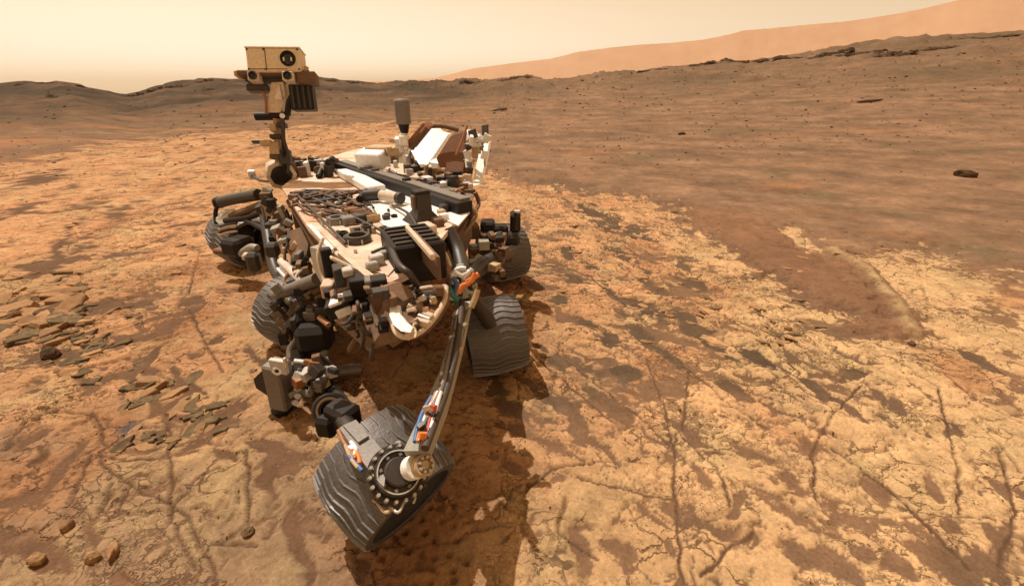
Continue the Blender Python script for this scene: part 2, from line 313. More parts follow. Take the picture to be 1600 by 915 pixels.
    b2 = N(nt, 'ShaderNodeBump', Strength=.32, Distance=.006); L(nb.outputs[0], b2.inputs['Height'])
    b1 = N(nt, 'ShaderNodeBump', Strength=.5, Distance=.004); L(n1.outputs[0], b1.inputs['Height']); L(b2.outputs[0], b1.inputs['Normal'])
    b3 = N(nt, 'ShaderNodeBump', Strength=.6, Distance=.006, invert=True); L(j4.outputs[0], b3.inputs['Height']); L(b1.outputs[0], b3.inputs['Normal'])
    L(b3.outputs[0], b.inputs['Normal'])
    return m
GM = ground_material()
def rock_material(name, c1, c2, sc=14.):
    m, nt, b = new_mat(name); L = nt.links.new
    tc = N(nt, 'ShaderNodeNewGeometry'); oi = N(nt, 'ShaderNodeObjectInfo')
    n1 = N(nt, 'ShaderNodeTexNoise', Scale=sc, Detail=8., Roughness=.7); L(tc.outputs['Position'], n1.inputs['Vector'])
    mx = N(nt, 'ShaderNodeMix', data_type='RGBA'); mx.inputs[6].default_value = (*c1, 1); mx.inputs[7].default_value = (*c2, 1)
    r = N(nt, 'ShaderNodeMapRange'); r.inputs[1].default_value = .3; r.inputs[2].default_value = .7; L(n1.outputs[0], r.inputs[0]); L(r.outputs[0], mx.inputs[0])
    k = N(nt, 'ShaderNodeMapRange'); k.inputs[3].default_value = .72; k.inputs[4].default_value = 1.15; L(oi.outputs['Random'], k.inputs[0])
    vs = N(nt, 'ShaderNodeVectorMath', operation='SCALE'); L(mx.outputs[2], vs.inputs[0]); L(k.outputs[0], vs.inputs['Scale'])
    L(vs.outputs[0], b.inputs['Base Color']); b.inputs['Roughness'].default_value = .92; b.inputs['Specular IOR Level'].default_value = .15
    bp = N(nt, 'ShaderNodeBump', Strength=.9, Distance=.012); L(n1.outputs[0], bp.inputs['Height']); L(bp.outputs[0], b.inputs['Normal'])
    return m
PLATE_M = rock_material('bedrock_plate', lin(180,132,92,K), lin(220,176,128,K))
GREY_M = rock_material('grey_rock', lin(96,84,66,K), lin(172,140,100,K), 20)
DARK_M = rock_material('dark_rock', lin(70,56,46,K), lin(140,108,82,K), 9)
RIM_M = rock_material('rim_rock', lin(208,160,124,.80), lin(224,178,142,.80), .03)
DUST = lin(206,144,98,.75)
MATS = {}
def mat(name, c, rough=.5, metal=0., dust=.25, bump=.15, sc=9., spec=.5):
    if name in MATS: return MATS[name]
    m, nt, b = new_mat(name); L = nt.links.new
    tc = N(nt, 'ShaderNodeTexCoord'); g = N(nt, 'ShaderNodeNewGeometry')
    n1 = N(nt, 'ShaderNodeTexNoise', Scale=sc, Detail=7., Roughness=.7); L(g.outputs['Position'], n1.inputs['Vector'])
    n2 = N(nt, 'ShaderNodeTexNoise', Scale=sc*7, Detail=4., Roughness=.6); L(g.outputs['Position'], n2.inputs['Vector'])
    sx = N(nt, 'ShaderNodeSeparateXYZ'); L(g.outputs['Normal'], sx.inputs[0])
    up = N(nt, 'ShaderNodeMapRange'); up.inputs[1].default_value = -.2; up.inputs[2].default_value = 1; up.inputs[3].default_value = .35; up.inputs[4].default_value = 1.; L(sx.outputs[2], up.inputs[0])
    r = N(nt, 'ShaderNodeMapRange'); r.inputs[1].default_value = .62-dust*.55; r.inputs[2].default_value = .98-dust*.55; r.inputs[3].default_value = dust*.35; r.inputs[4].default_value = min(1, dust*1.9); L(n1.outputs[0], r.inputs[0])
    mm = N(nt, 'ShaderNodeMath', operation='MULTIPLY'); L(up.outputs[0], mm.inputs[0]); L(r.outputs[0], mm.inputs[1])
    mx = N(nt, 'ShaderNodeMix', data_type='RGBA'); mx.inputs[6].default_value = (*c, 1); mx.inputs[7].default_value = (*DUST, 1); L(mm.outputs[0], mx.inputs[0])
    k = N(nt, 'ShaderNodeMapRange'); k.inputs[1].default_value = .25; k.inputs[2].default_value = .75; k.inputs[3].default_value = .78; k.inputs[4].default_value = 1.12; L(n2.outputs[0], k.inputs[0])
    vs = N(nt, 'ShaderNodeVectorMath', operation='SCALE'); L(mx.outputs[2], vs.inputs[0]); L(k.outputs[0], vs.inputs['Scale'])
    L(vs.outputs[0], b.inputs['Base Color'])
    rr = N(nt, 'ShaderNodeMix'); rr.inputs[2].default_value = rough; rr.inputs[3].default_value = .95; L(mm.outputs[0], rr.inputs[0]); L(rr.outputs[0], b.inputs['Roughness'])
    b.inputs['Metallic'].default_value = metal; b.inputs['Specular IOR Level'].default_value = spec
    if bump:
        bp = N(nt, 'ShaderNodeBump', Strength=bump, Distance=.006); L(n2.outputs[0], bp.inputs['Height']); L(bp.outputs[0], b.inputs['Normal'])
    MATS[name] = m; return m
M_white = mat('white_paint', (.86,.85,.82), .45, 0, .10)
M_deck = mat('dusty_white_deck', (.86,.80,.72), .6, 0, .50, sc=5)
M_deck2 = mat('red_dusted_deck', (.84,.70,.58), .7, 0, .50, sc=3.5)
M_cream = mat('cream_panel', (.66,.56,.44), .6, 0, .4)
M_tan = mat('tan_box', (.50,.37,.22), .7, 0, .3, sc=6)
M_head = mat('mast_head_paint', (.80,.66,.46), .7, 0, .25, sc=6)
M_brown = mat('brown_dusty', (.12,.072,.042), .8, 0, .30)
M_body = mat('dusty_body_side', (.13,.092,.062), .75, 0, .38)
M_rust = mat('copper_foil', (.34,.15,.07), .5, .2, .30)
M_black = mat('black_anodised', (.014,.012,.011), .5, .2, .05, spec=.3)
M_dark = mat('dark_metal', (.045,.041,.037), .45, .35, .10)
M_grey = mat('grey_metal', (.19,.18,.165), .45, .35, .22)
M_green = mat('grey_green_tube', (.33,.325,.27), .5, .2, .18)
M_light = mat('light_metal', (.55,.53,.50), .4, .3, .18)
M_wheel = mat('wheel_metal', (.112,.110,.110), .5, .35, .19, .5, sc=11)
M_tread = mat('worn_grouser', (.25,.245,.24), .5, .3, .06, sc=14)
M_cable = mat('dark_cable', (.04,.034,.03), .6, 0, .15, 0)
M_tancable = mat('tan_cable', (.42,.24,.15), .6, 0, .3, 0)
M_orange = mat('orange_cable', (.78,.22,.04), .5, 0, .05, 0)
M_blue = mat('blue_cable', (.06,.14,.34), .5, 0, .05, 0)
M_teal = mat('teal_cable', (.05,.22,.19), .5, 0, .05, 0)
M_red = mat('red_cable', (.48,.06,.03), .5, 0, .05, 0)
M_silver = mat('silver_cable', (.70,.70,.72), .35, .3, .05, 0)
M_glass = mat('lens_glass', (.012,.012,.016), .08, 0, 0, 0)
M_bolt = mat('bright_bolt', (.50,.47,.41), .35, .4, .12, 0)
# ------------------------------------------------------------------ mesh building
def unit(v): v = np.asarray(v, float); return v/np.linalg.norm(v)
def frame(n):
    n = unit(n); a = np.cross(n, [0,0,1]) if abs(n[2]) < .95 else np.cross(n, [1,0,0]); a = unit(a); return a, np.cross(n, a), n
class MB:
    def __init__(s): s.v = []; s.f = []; s.sm = []
    def add(s, vs, fs, smooth=False):
        o = len(s.v); s.v += [tuple(map(float, q)) for q in vs]; s.f += [tuple(i+o for i in f) for f in fs]; s.sm += [smooth]*len(fs); return s
    def box(s, c, size, ax=None, bev=.006):
        ax = np.eye(3) if ax is None else np.asarray(ax); h = np.asarray(size, float)/2; b = min(bev, .45*h.min()); c = np.asarray(c, float)
        vs = []; key = {}
        for sx in (-1,1):
            for sy in (-1,1):
                for sz in (-1,1):
                    for k in range(3):
                        l = np.array([sx,sy,sz])*(h-b); l[k] += (sx,sy,sz)[k]*b
                        key[(sx,sy,sz,k)] = len(vs); vs.append(c+l@ax)
        fs = []
        for k in range(3):
            i, j = (k+1)%3, (k+2)%3
            for sg in (-1,1):
                q = []
                for a, bb in ((-1,-1),(1,-1),(1,1),(-1,1)):
                    t = [0,0,0]; t[k] = sg; t[i] = a; t[j] = bb; q.append(key[(*t, k)])
                fs.append(q if sg > 0 else q[::-1])
        for k in range(3):
            i, j = (k+1)%3, (k+2)%3
            for a in (-1,1):
                for bb in (-1,1):
                    def kk(sg, w):
                        t = [0,0,0]; t[k] = sg; t[i] = a; t[j] = bb; return key[(*t, w)]
                    q = [kk(-1,i), kk(1,i), kk(1,j), kk(-1,j)]; fs.append(q if a*bb < 0 else q[::-1])
        for sx in (-1,1):
            for sy in (-1,1):
                for sz in (-1,1):
                    q = [key[(sx,sy,sz,k)] for k in range(3)]; fs.append(q if sx*sy*sz > 0 else q[::-1])
        return s.add(vs, fs)
    def cyl(s, p0, p1, r0, r1=None, n=16, caps=True):
        r1 = r0 if r1 is None else r1; p0 = np.asarray(p0, float); p1 = np.asarray(p1, float); a, b, _ = frame(p1-p0)
        th = np.linspace(0, 2*math.pi, n, endpoint=False); cs = np.cos(th)[:,None]*a+np.sin(th)[:,None]*b
        A = p0+cs*r0; B = p1+cs*r1
        s.add(list(A)+list(B), [(i, (i+1)%n, n+(i+1)%n, n+i) for i in range(n)], True)
        if caps:
            s.add(list(A), [tuple(range(n))[::-1]]); s.add(list(B), [tuple(range(n))])
        return s
    def lathe(s, c, ax, prof, n=32):          # prof: (distance along axis, radius)
        a, b, k = frame(ax); c = np.asarray(c, float); th = np.linspace(0, 2*math.pi, n, endpoint=False); cs = np.cos(th)[:,None]*a+np.sin(th)[:,None]*b
        for (t0, r0), (t1, r1) in zip(prof[:-1], prof[1:]):
            A = c+k*t0+cs*r0; B = c+k*t1+cs*r1
            s.add(list(A)+list(B), [(i, (i+1)%n, n+(i+1)%n, n+i) for i in range(n)], True)
        return s
    def tube(s, pts, r, n=7, sub=5):
        P = [np.asarray(p, float) for p in pts]
        if len(P) > 2:
            Q = [P[0]]+P+[P[-1]]; R = []
            for i in range(1, len(Q)-2):
                for t in np.linspace(0, 1, sub, endpoint=False):
                    a, b, c, d = Q[i-1:i+3]
                    R.append(.5*((2*b)+(-a+c)*t+(2*a-5*b+4*c-d)*t*t+(-a+3*b-3*c+d)*t**3))
            P = R+[P[-1]]
        P = np.array(P); vs = []; pa = None
        th = np.linspace(0, 2*math.pi, n, endpoint=False)
        for i in range(len(P)):
            d = unit(P[min(i+1, len(P)-1)]-P[max(i-1, 0)]+1e-9)
            if pa is None: a, b, _ = frame(d)
            else: a = unit(pa-d*(pa@d)); b = np.cross(d, a)
            pa = a; vs += list(P[i]+r*(np.cos(th)[:,None]*a+np.sin(th)[:,None]*b))
        m = len(P); fs = [(j*n+i, j*n+(i+1)%n, (j+1)*n+(i+1)%n, (j+1)*n+i) for j in range(m-1) for i in range(n)]
        s.add(vs, fs, True); s.add(vs[:n], [tuple(range(n))[::-1]]); s.add(vs[-n:], [tuple(range(n))]); return s
    def slab(s, pts, off):                    # planar outline pushed through by a vector
        n = len(pts); off = np.asarray(off, float); A = [np.asarray(p, float) for p in pts]; B = [p+off for p in A]
        nn = sum((np.cross(A[i]-A[0], A[(i+1)%n]-A[0]) for i in range(n)), np.zeros(3)); fl = (nn@off) > 0
        q = lambda f: f if fl else f[::-1]
        s.add(A, [q(tuple(range(n))[::-1])]); s.add(B, [q(tuple(range(n)))])
        for i in range(n):
            j = (i+1)%n; s.add([A[i], A[j], B[j], B[i]], [q((0,1,2,3))])
        return s
    def build(s, name, m, parent=None, origin=None):
        V = np.array(s.v); c = V.mean(0) if origin is None else np.asarray(origin, float)
        me = bpy.data.meshes.new(name); me.from_pydata([tuple(q) for q in V-c], [], s.f)
        me.polygons.foreach_set('use_smooth', np.array(s.sm, bool)); me.materials.append(m); me.update()
        o = bpy.data.objects.new(name, me); COL.objects.link(o); put(o, c, parent); return o
WORLD = {}
def put(o, c, parent):
    WORLD[o.name] = np.array(c, float)
    if parent is not None:
        o.parent = parent; o.location = Vector(np.array(c)-WORLD[parent.name])
    else: o.location = Vector(c)
def empty(name, loc, parent=None):
    o = bpy.data.objects.new(name, None); o.empty_display_size = .2; COL.objects.link(o); put(o, loc, parent); return o
def tag(o, label=None, cat=None, group=None, kind=None):
    for k, v in (('label', label), ('category', cat), ('group', group), ('kind', kind)):
        if v: o[k] = v
    return o
# ------------------------------------------------------------------ ground, rim
gme = grid_mesh('ground', X, Y, Z, ALB, MASK); gme.materials.append(GM)
ground = bpy.data.objects.new('ground', gme); COL.objects.link(ground); tag(ground, kind='structure'); put(ground, (0,0,0), None)
RIMPX = [(560,128),(620,126),(680,122),(720,112),(740,107),(800,99),(860,92),(905,81),(950,75),(1000,70),(1050,67),(1100,62),(1140,54),(1160,48),(1200,45),(1270,38),(1320,34),(1370,27),(1410,20),(1450,12),(1500,0),(1560,-12),(1650,-20),(1900,-30),(2400,10)]
ra = np.array([azel(*q)[0] for q in RIMPX]); re_ = np.array([azel(*q)[1] for q in RIMPX])
aa = np.linspace(ra[0], ra[-1], 420); tt = np.linspace(0, 1, 60)
A_, T_ = np.meshgrid(aa, tt); D0 = 620.; D1 = 820.
top = H+D1*np.tan(np.interp(aa, ra, re_))+.7*fbm(aa*45, aa*0+3, 4, 301, .5)*sstep(0, 60, np.interp(aa, ra, re_)*1000)
Rm = D0+(D1-D0)*T_; prof = T_**1.25
Zm = -62+(top[None]+62)*prof+1.5*fbm(A_*34, T_*5, 5, 305, .55)*np.sin(T_*math.pi)
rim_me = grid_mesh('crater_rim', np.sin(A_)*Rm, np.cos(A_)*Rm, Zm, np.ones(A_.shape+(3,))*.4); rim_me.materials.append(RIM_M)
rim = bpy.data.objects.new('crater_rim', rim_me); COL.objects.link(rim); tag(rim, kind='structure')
pl = MB(); pl.add([(-1000,-1000,-60.),(1000,-1000,-60.),(1000,1000,-60.),(-1000,1000,-60.)], [(0,1,2,3)])
tag(pl.build('lowland', RIM_M), kind='structure')
# ------------------------------------------------------------------ ROVER
rover = empty('rover', (-1.0, 3.0, 0))
tag(rover, 'dusty six wheeled exploration rover with a camera mast standing on cracked tan bedrock', 'rover')
ZD = 1.10
C1 = W(600,445,ZD); C5 = W(430,290,ZD); E1 = unit(C5-C1); E2 = np.array([-E1[1]*-1*1.0, 0, 0]); E2 = np.array([E1[1], -E1[0], 0]); EZ = np.array([0,0,1.])
DK = np.array([E1, E2, EZ])
def yawf(deg, tilt=0, tilt2=0):               # deck axes turned about z, then tipped
    m = Matrix.Rotation(math.radians(deg), 3, 'Z') @ Matrix.Rotation(math.radians(tilt), 3, 'X') @ Matrix.Rotation(math.radians(tilt2), 3, 'Y')
    return np.array([np.array(m @ Vector(a)) for a in ((1,0,0),(0,1,0),(0,0,1))])
def bx(name, m, u, v, z, wpx, dep, h, ax=None, bev=.006, parent=None):   # box whose base centre stands where sight line (u,v) meets height z; wpx wide in photo pixels
    p = W(u, v, z); return MB().box(p+EZ*h/2, (wpx*mpp(p), dep, h), DK if ax is None else ax, bev).build(name, m, parent or rover)
def deckpoly(name, m, px, z, th, parent=None):
    return MB().slab([W(u, v, z) for u, v in px], (0,0,-th)).build(name, m, parent or rover)
# body and deck
OUT = [(440,292),(482,356),(517,392),(572,430),(600,446),(640,426),(690,372),(728,326),(742,300),(700,262),(640,235),(560,232),(490,252)]
cen = np.mean([W(u, v, ZD) for u, v in OUT], 0)
def ins(k, z, lo=0): return [np.array([*(cen+(W(u, v, ZD)-cen)*k)[:2], z]) for u, v in OUT]
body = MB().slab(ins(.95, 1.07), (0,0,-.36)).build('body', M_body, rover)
deck = MB().slab(ins(1.0, 1.10), (0,0,-.03)).build('deck', M_deck2, rover)
MB().slab(ins(.985, .98), (0,0,-.02)).build('body_flange', M_brown, rover)
deckpoly('deck_panel', M_white, [(536,264),(560,262),(622,296),(735,330),(716,352),(640,318),(585,300)], 1.112, .010)
deckpoly('deck_panel', M_white, [(566,300),(640,320),(684,345),(640,362),(600,352),(572,325)], 1.108, .006)
deckpoly('deck_panel', M_deck2, [(500,362),(536,346),(590,368),(632,402),(606,430),(570,418),(530,392)], 1.108, .006)
deckpoly('deck_panel', M_deck2, [(448,296),(470,288),(540,300),(560,322),(520,345),(482,345)], 1.107, .005)
deckpoly('deck_panel', M_grey, [(672,286),(722,284),(738,304),(728,322),(690,306)], 1.108, .006)
deckpoly('deck_panel', M_cream, [(556,240),(640,238),(690,268),(668,288),(600,276),(552,256)], 1.108, .006)
deckpoly('edge_strip', M_white, [(481,352),(486,350),(521,387),(517,391)], 1.125, .022)
deckpoly('edge_strip', M_cream, [(527,394),(532,391),(597,438),(597,446),(571,431)], 1.125, .022)
# long dark beam across the deck with a light upper face
b0 = W(530,257,1.16); b1 = W(727,322,1.16); bd = unit(b1-b0); bp_ = np.array([-bd[1], bd[0], 0])
BA = np.array([bd, bp_, EZ]); bl = float(np.linalg.norm(b1-b0))
MB().box((b0+b1)/2-EZ*.02, (bl, .13, .10), BA).build('deck_beam', M_black, rover)
MB().box((b0+b1)/2+bp_*.03+EZ*.036, (bl*.97, .085, .022), BA).build('beam_cover', M_grey, rover)
for t in (.3,.36,.62):
    MB().box(b0+(b1-b0)*t+bp_*.02+EZ*.045, (.05+.06*rnd.random(), .06, .04), BA).build('beam_clamp', rnd.choice([M_dark, M_light, M_black]), rover)
q0 = W(541,270,1.14); q1 = W(585,294,1.14)
MB().box((q0+q1)/2, (np.linalg.norm(q1-q0)*1.15, .15, .06), np.array([unit(q1-q0), np.cross(EZ, unit(q1-q0)), EZ])).build('white_rail', M_white, rover)
# things bolted on the deck
def can(name, m, u0, v0, u1, v1, z, rpx, n=18):
    a = W(u0, v0, z); b = W(u1, v1, z); return MB().cyl(a, b, rpx*mpp(a), n=n).build(name, m, rover)
can('sample_canister', M_cream, 596,305,622,309,1.16,8)
MB().cyl(W(622,309,1.16), W(627,310,1.16), 9*mpp(W(622,309,1.16))).build('canister_cap', M_dark, rover)
can('motor_housing', M_dark, 568,306,592,304,1.16,9)
can('motor_housing', M_black, 562,312,572,300,1.15,6)
def postbox():
    b = W(661,347,ZD); k = mpp(b); t = .19
    q = MB().add([b+E1*sx*r*1.1+E2*sy*r*1.1+EZ*zz for zz, r in ((0,.10),(.08,.045),(t,.04)) for sx, sy in ((-1,-1),(1,-1),(1,1),(-1,1))],
        [(0,1,5,4),(1,2,6,5),(2,3,7,6),(3,0,4,7),(4,5,9,8),(5,6,10,9),(6,7,11,10),(7,4,8,11),(8,9,10,11)])
    q.build('antenna_post', M_dark, rover)
    MB().box(b+EZ*.14-E2*.05, (.05,.03,.09), DK).build('post_plate', M_brown, rover)
    MB().box(b+EZ*.20, (.09,.10,.025), DK).build('post_cap', M_black, rover)
postbox()
for u, v, rp, hh, m in ((560,379,21,.05,M_dark),(528,350,16,.05,M_grey),(537,372,9,.04,M_black),(574,366,8,.06,M_dark)):
    p = W(u, v, ZD); r = rp*mpp(p)
    o = MB().lathe(p, EZ, [(0,r),(hh*.6,r),(hh,r*.86),(hh,r*.62),(hh*.45,r*.55),(hh*.45,.001)], 28).build('inlet_cover', m, rover)
    for a in range(6): 
        q = p+r*.93*(math.cos(a*1.047)*E1+math.sin(a*1.047)*E2)
        MB().cyl(q, q+EZ*(hh*.72), .007, n=6).build('bolt', M_bolt, o)
for u, v in ((605,336),(616,338)):
    p = W(u, v, 1.112); MB().lathe(p, EZ, [(0,.022),(.012,.022),(.012,.015),(.001,.014),(.001,.0005)], 14).build('port', M_black, rover)
for i in range(9):
    bx('cooling_fin', rnd.choice([M_rust, M_tan, M_brown]), 545+i*5, 334+i*1.6, ZD, 3, .09, .05, bev=.002)
bx('connector_box', M_dark, 565, 345, ZD, 24, .1, .05); bx('connector_box', M_grey, 545, 352, ZD, 20, .08, .06)
bx('connector_box', M_light, 590, 415, ZD, 16, .07, .06); bx('connector_box', M_green, 583, 424, ZD, 12, .06, .05); bx('connector_box', M_green, 604, 405, ZD, 12, .06, .05)
bx('connector_box', M_tan, 690, 336, ZD, 12, .05, .04); bx('connector_box', M_dark, 694, 330, 1.11, 14, .05, .05); bx('connector_box', M_brown, 684, 352, ZD, 20, .06, .05)
bx('connector_box', M_cream, 668, 362, ZD, 30, .08, .05); bx('connector_box', M_white, 694, 345, ZD, 10, .06, .05)
# dark instrument box at the near corner
sb = W(648,420,1.04); sk_ax = np.array([unit(W(680,405,ZD)-W(640,360,ZD)), np.cross(EZ, unit(W(680,405,ZD)-W(640,360,ZD))), EZ])
shoulder = MB().box(sb+EZ*.09, (.34,.26,.20), sk_ax, .01).build('instrument_box', M_black, rover)
for k in range(5):
    MB().box(sb+EZ*(.195)+sk_ax[0]*(-.13+.065*k), (.02,.22,.016), sk_ax, .003).build('cooling_rib', M_dark, shoulder)
fa = W(637,356,1.27); fb = W(676,402,1.27)
MB().box((fa+fb)/2, (np.linalg.norm(fb-fa), .022, .03), sk_ax).build('box_rail', M_cream, rover)
MB().box((fa+fb)/2-EZ*.07+sk_ax[1]*.03, (np.linalg.norm(fb-fa)*.9, .015, .12), sk_ax).build('side_plate', M_brown, rover)
MB().tube([W(612,388,1.2), W(622,412,1.22), W(640,428,1.2), W(652,446,1.1)], .016).build('hose', M_dark, rover)
pr = [W(668,402,1.12),W(694,392,1.12),W(703,412,1.0),W(694,444,.9),W(674,440,.95)]
MB().slab(pr, (.01,-.015,-.03)).build('copper_panel', M_rust, rover)
MB().tube([W(655,372,1.14),W(690,390,1.12),W(703,415,1.02)], .012).build('panel_rim', M_cream, rover)
# front face of the body below the deck edge
def FY(u, v, y): return WY(u, v, y)
def fbox(name, m, u, v, y, wpx, hpx, d, ax=None, bev=.005, parent=None):
    p = FY(u, v, y); k = mpp(p); return MB().box(p, (wpx*k, d, hpx*k), DK if ax is None else ax, bev).build(name, m, parent or rover)
FR = np.array([unit(C5-W(640,426,ZD)), np.cross(EZ, unit(C5-W(640,426,ZD))), EZ])
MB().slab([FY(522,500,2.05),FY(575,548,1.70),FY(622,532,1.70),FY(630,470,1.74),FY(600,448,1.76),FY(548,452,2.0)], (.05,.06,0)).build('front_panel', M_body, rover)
MB().slab([FY(578,462,1.80),FY(640,448,1.82),FY(634,500,1.80),FY(598,520,1.78)], (.02,.03,0)).build('access_panel', M_brown, rover)
fbox('hazard_camera', M_white, 533, 466, 1.9, 36, 6, .10, yawf(12, 0, -18)); fbox('hazard_camera', M_white, 540, 482, 1.9, 26, 14, .09, yawf(12,0,-18)); fbox('camera_housing', M_black, 533, 475, 1.93, 40, 24, .14, yawf(12,0,-18))
fbox('electronics_box', M_black, 560, 446, 1.93, 26, 30, .10, yawf(20)); fbox('electronics_box', M_black, 592, 441, 1.86, 24, 18, .08, yawf(20)); fbox('electronics_box', M_grey, 577, 444, 1.88, 13, 22, .08, yawf(20))
fbox('electronics_box', M_black, 568, 488, 1.86, 20, 38, .06, yawf(10)); fbox('strut', M_cream, 514, 450, 2.06, 18, 22, .1, yawf(10)); fbox('strut', M_brown, 551, 537, 1.9, 6, 26, .05, yawf(10,0,35))
fbox('black_panel', M_black, 513, 415, 2.16, 16, 58, .05, yawf(30)); fbox('strut', M_cream, 538, 412, 2.0, 4, 46, .04, yawf(30,0,-52)); fbox('electronics_box', M_dark, 530, 430, 2.02, 16, 30, .1, yawf(25)); fbox('electronics_box', M_light, 543, 424, 1.96, 16, 12, .06, yawf(25))
MB().slab([FY(484,386,2.35),FY(508,392,2.28),FY(517,424,2.24),FY(504,446,2.24),FY(490,420,2.3)], (.04,.06,0)).build('side_panel', M_green, rover)
MB().tube([FY(505,372,2.3),FY(497,400,2.24),FY(507,440,2.18),FY(520,470,2.0)], .010).build('pipe', M_cream, rover)
MB().tube([FY(655,452,1.85),FY(625,470,1.78),FY(600,505,1.76),FY(585,530,1.78)], .012).build('cable', M_cable, rover)
for i in range(44):
    u = rnd.uniform(500, 640); v = rnd.uniform(448, 545)
    if poly_sd(np.array([u]), np.array([v]), [(505,455),(548,446),(600,444),(640,436),(622,470),(612,500),(600,535),(575,545),(530,505)])[0] < 3: continue
    y = np.interp(u, [500,575,640],[2.06,1.72,1.74])-.03; p = FY(u, v, y); k = mpp(p)
    if i % 5 == 0: MB().tube([p, FY(u+rnd.uniform(-14,14), v+rnd.uniform(8,22), y-.03), FY(u+rnd.uniform(-24,24), v+rnd.uniform(18,34), y)], .009).build('cable', M_cable, rover)
    else: MB().box(p, (rnd.uniform(4,16)*k, rnd.uniform(.03,.08), rnd.uniform(4,16)*k), yawf(22+rnd.uniform(-6,6), rnd.uniform(-5,5), rnd.choice((0,0,-18,8))), .003).build(rnd.choice(['bracket','junction_box','fitting','harness_clamp']), rnd.choice([M_black, M_dark, M_black, M_brown, M_body, M_black, M_dark]), rover)
# belly tray with clutter and the white visor on it
TR = [(697,448),(694,470),(680,494),(662,514),(640,526),(622,522),(614,505),(613,488),(626,470),(655,452)]
ty0 = lambda u, v: np.interp(v, [448,526], [1.93,1.60])-.0006*(690-u)
tw = [WY(u, v, ty0(u, v)) for u, v in TR]
MB().slab(tw, (.01,.06,-.05)).build('sample_tray', M_brown, rover)
MB().tube(tw+[tw[0]], .013, sub=3).build('tray_rim', M_cream, rover)
def tr(u, v, d=0): return WY(u, v, ty0(u, v)-d)
MB().slab([tr(613,480,.03),tr(612,494,.03),tr(618,508,.03),tr(630,518,.03),tr(644,520,.03),tr(648,512,.03),tr(638,504,.03),tr(629,492,.03),tr(626,478,.03)], (0,-.03,.02)).build('visor', M_white, rover)
MB().slab([tr(632,524,.03),tr(648,518,.03),tr(650,526,.03),tr(638,532,.03)], (0,.02,.01)).build('visor_lip', M_cream, rover)
for i in range(60):
    u = rnd.uniform(624, 694); v = rnd.uniform(452, 514)
    if poly_sd(np.array([u]), np.array([v]), TR)[0] < 6 or (u < 642 and v > 478): continue
    p = tr(u, v, .03); k = mpp(p)
    MB().box(p, (rnd.uniform(5,14)*k, rnd.uniform(.03,.07), rnd.uniform(5,14)*k), yawf(rnd.uniform(0,90), rnd.uniform(-30,30), rnd.uniform(-30,30)), .003).build(rnd.choice(['sample_cup','bracket','fitting']), rnd.choice([M_cream, M_brown, M_dark, M_tan, M_light, M_body, M_black]), rover)
# --- mast
mb_ = W(437,280,ZD); MY = mb_[1]
def my(u, v, dy=0): return WY(u, v, MY+dy)
km = mpp(mb_)
MF = yawf(8, -18); MN = -MF[1]
dvec = unit(np.array([-mb_[0]*.35, -1, -.25])*1.0)
MB().lathe(my(438,272,0), dvec, [(-.10,.12),(0,.12),(.02,.135),(.05,.135),(.05,.10),(.0,.095),(.0,.001)], 8).build('mast_base', M_cream, rover)
MB().lathe(my(438,272,-.03), dvec, [(-.02,.085),(.03,.085),(.045,.06),(.045,.001)], 22).build('mast_bearing', M_black, rover)
MB().cyl(my(436,262), my(433,185), .034, n=14).build('mast_pole', M_tancable, rover)
MB().cyl(my(445,268,-.05), my(441,176,-.05), .018, n=10).build('mast_pole', M_black, rover)
MB().tube([my(449,270,-.06),my(451,245,-.06),my(443,215,-.07),my(441,182,-.07)], .014).build('mast_cable', M_cable, rover)
for u, v, wp, hp, m in ((430,232,14,18,M_tan),(446,246,16,22,M_dark),(432,214,16,6,M_dark),(434,245,20,7,M_brown),(428,200,9,10,M_tan),(441,196,12,7,M_dark),(402,222,12,4,M_dark),(417,224,16,8,M_tan)):
    p = my(u, v, -.03); MB().box(p, (wp*km, .07, hp*km), MF, .004).build('mast_clamp', m, rover)
MB().cyl(my(400,182,.02), my(449,181,.02), .036, n=12).build('mast_elbow', M_black, rover)
MB().cyl(my(441,181,-.06), my(441,181,-.10), .022, n=12).build('elbow_pin', M_white, rover)
MB().slab([my(419,176,0),my(438,176,0),my(446,150,0),my(442,128,0),my(424,128,0),my(420,150,0)], (0,.10,0)).build('mast_neck', M_head, rover)
MB().slab([my(428,156,-.03),my(436,132,-.03),my(441,156,-.03)], (0,.03,0)).build('neck_bracket', M_deck, rover)
fork = [my(449,180,-.03),my(452,160,-.03),my(460,146,-.03)]
MB().tube(fork, .028).build('neck_arm', M_black, rover)
MB().tube([my(416,178,-.02),my(415,155,-.02),my(409,140,-.02)], .013).build('mast_cable', M_rust, rover)
bar = MB().box(my(431,117,0), (98*km, .12, 7*km), MF, .01).build('camera_bar', M_brown, rover)
MB().box(my(380,118,.02), (18*km, .12, 8*km), MF, .01).build('bar_end', M_tan, rover)
MB().box(my(431,125,.02), (80*km, .08, 8*km), MF, .008).build('bar_underside', M_dark, rover)
for u, sz in ((404.5,15),(457,15)):
    p = my(u, 126, 0)+MN*.07; o = MB().box(p, (sz*km, .10, 13*km), MF, .008).build('mast_camera', M_cream, rover)
    MB().lathe(p+MN*.051, MN, [(0,.034),(.012,.034),(.012,.026),(-.0,.024)], 18).build('lens_ring', M_dark, o)
    MB().lathe(p+MN*.0515, MN, [(0,.025),(.004,.018),(.006,.0005)], 18).build('lens', M_glass, o)
MB().box(my(405,139,.0), (30*km, .1, 9*km), MF, .008).build('navigation_camera', M_dark, rover)
o = MB().box(my(474,154,.02), (32*km, .13, 34*km), yawf(10,-12), .008).build('electronics_box', M_black, rover)
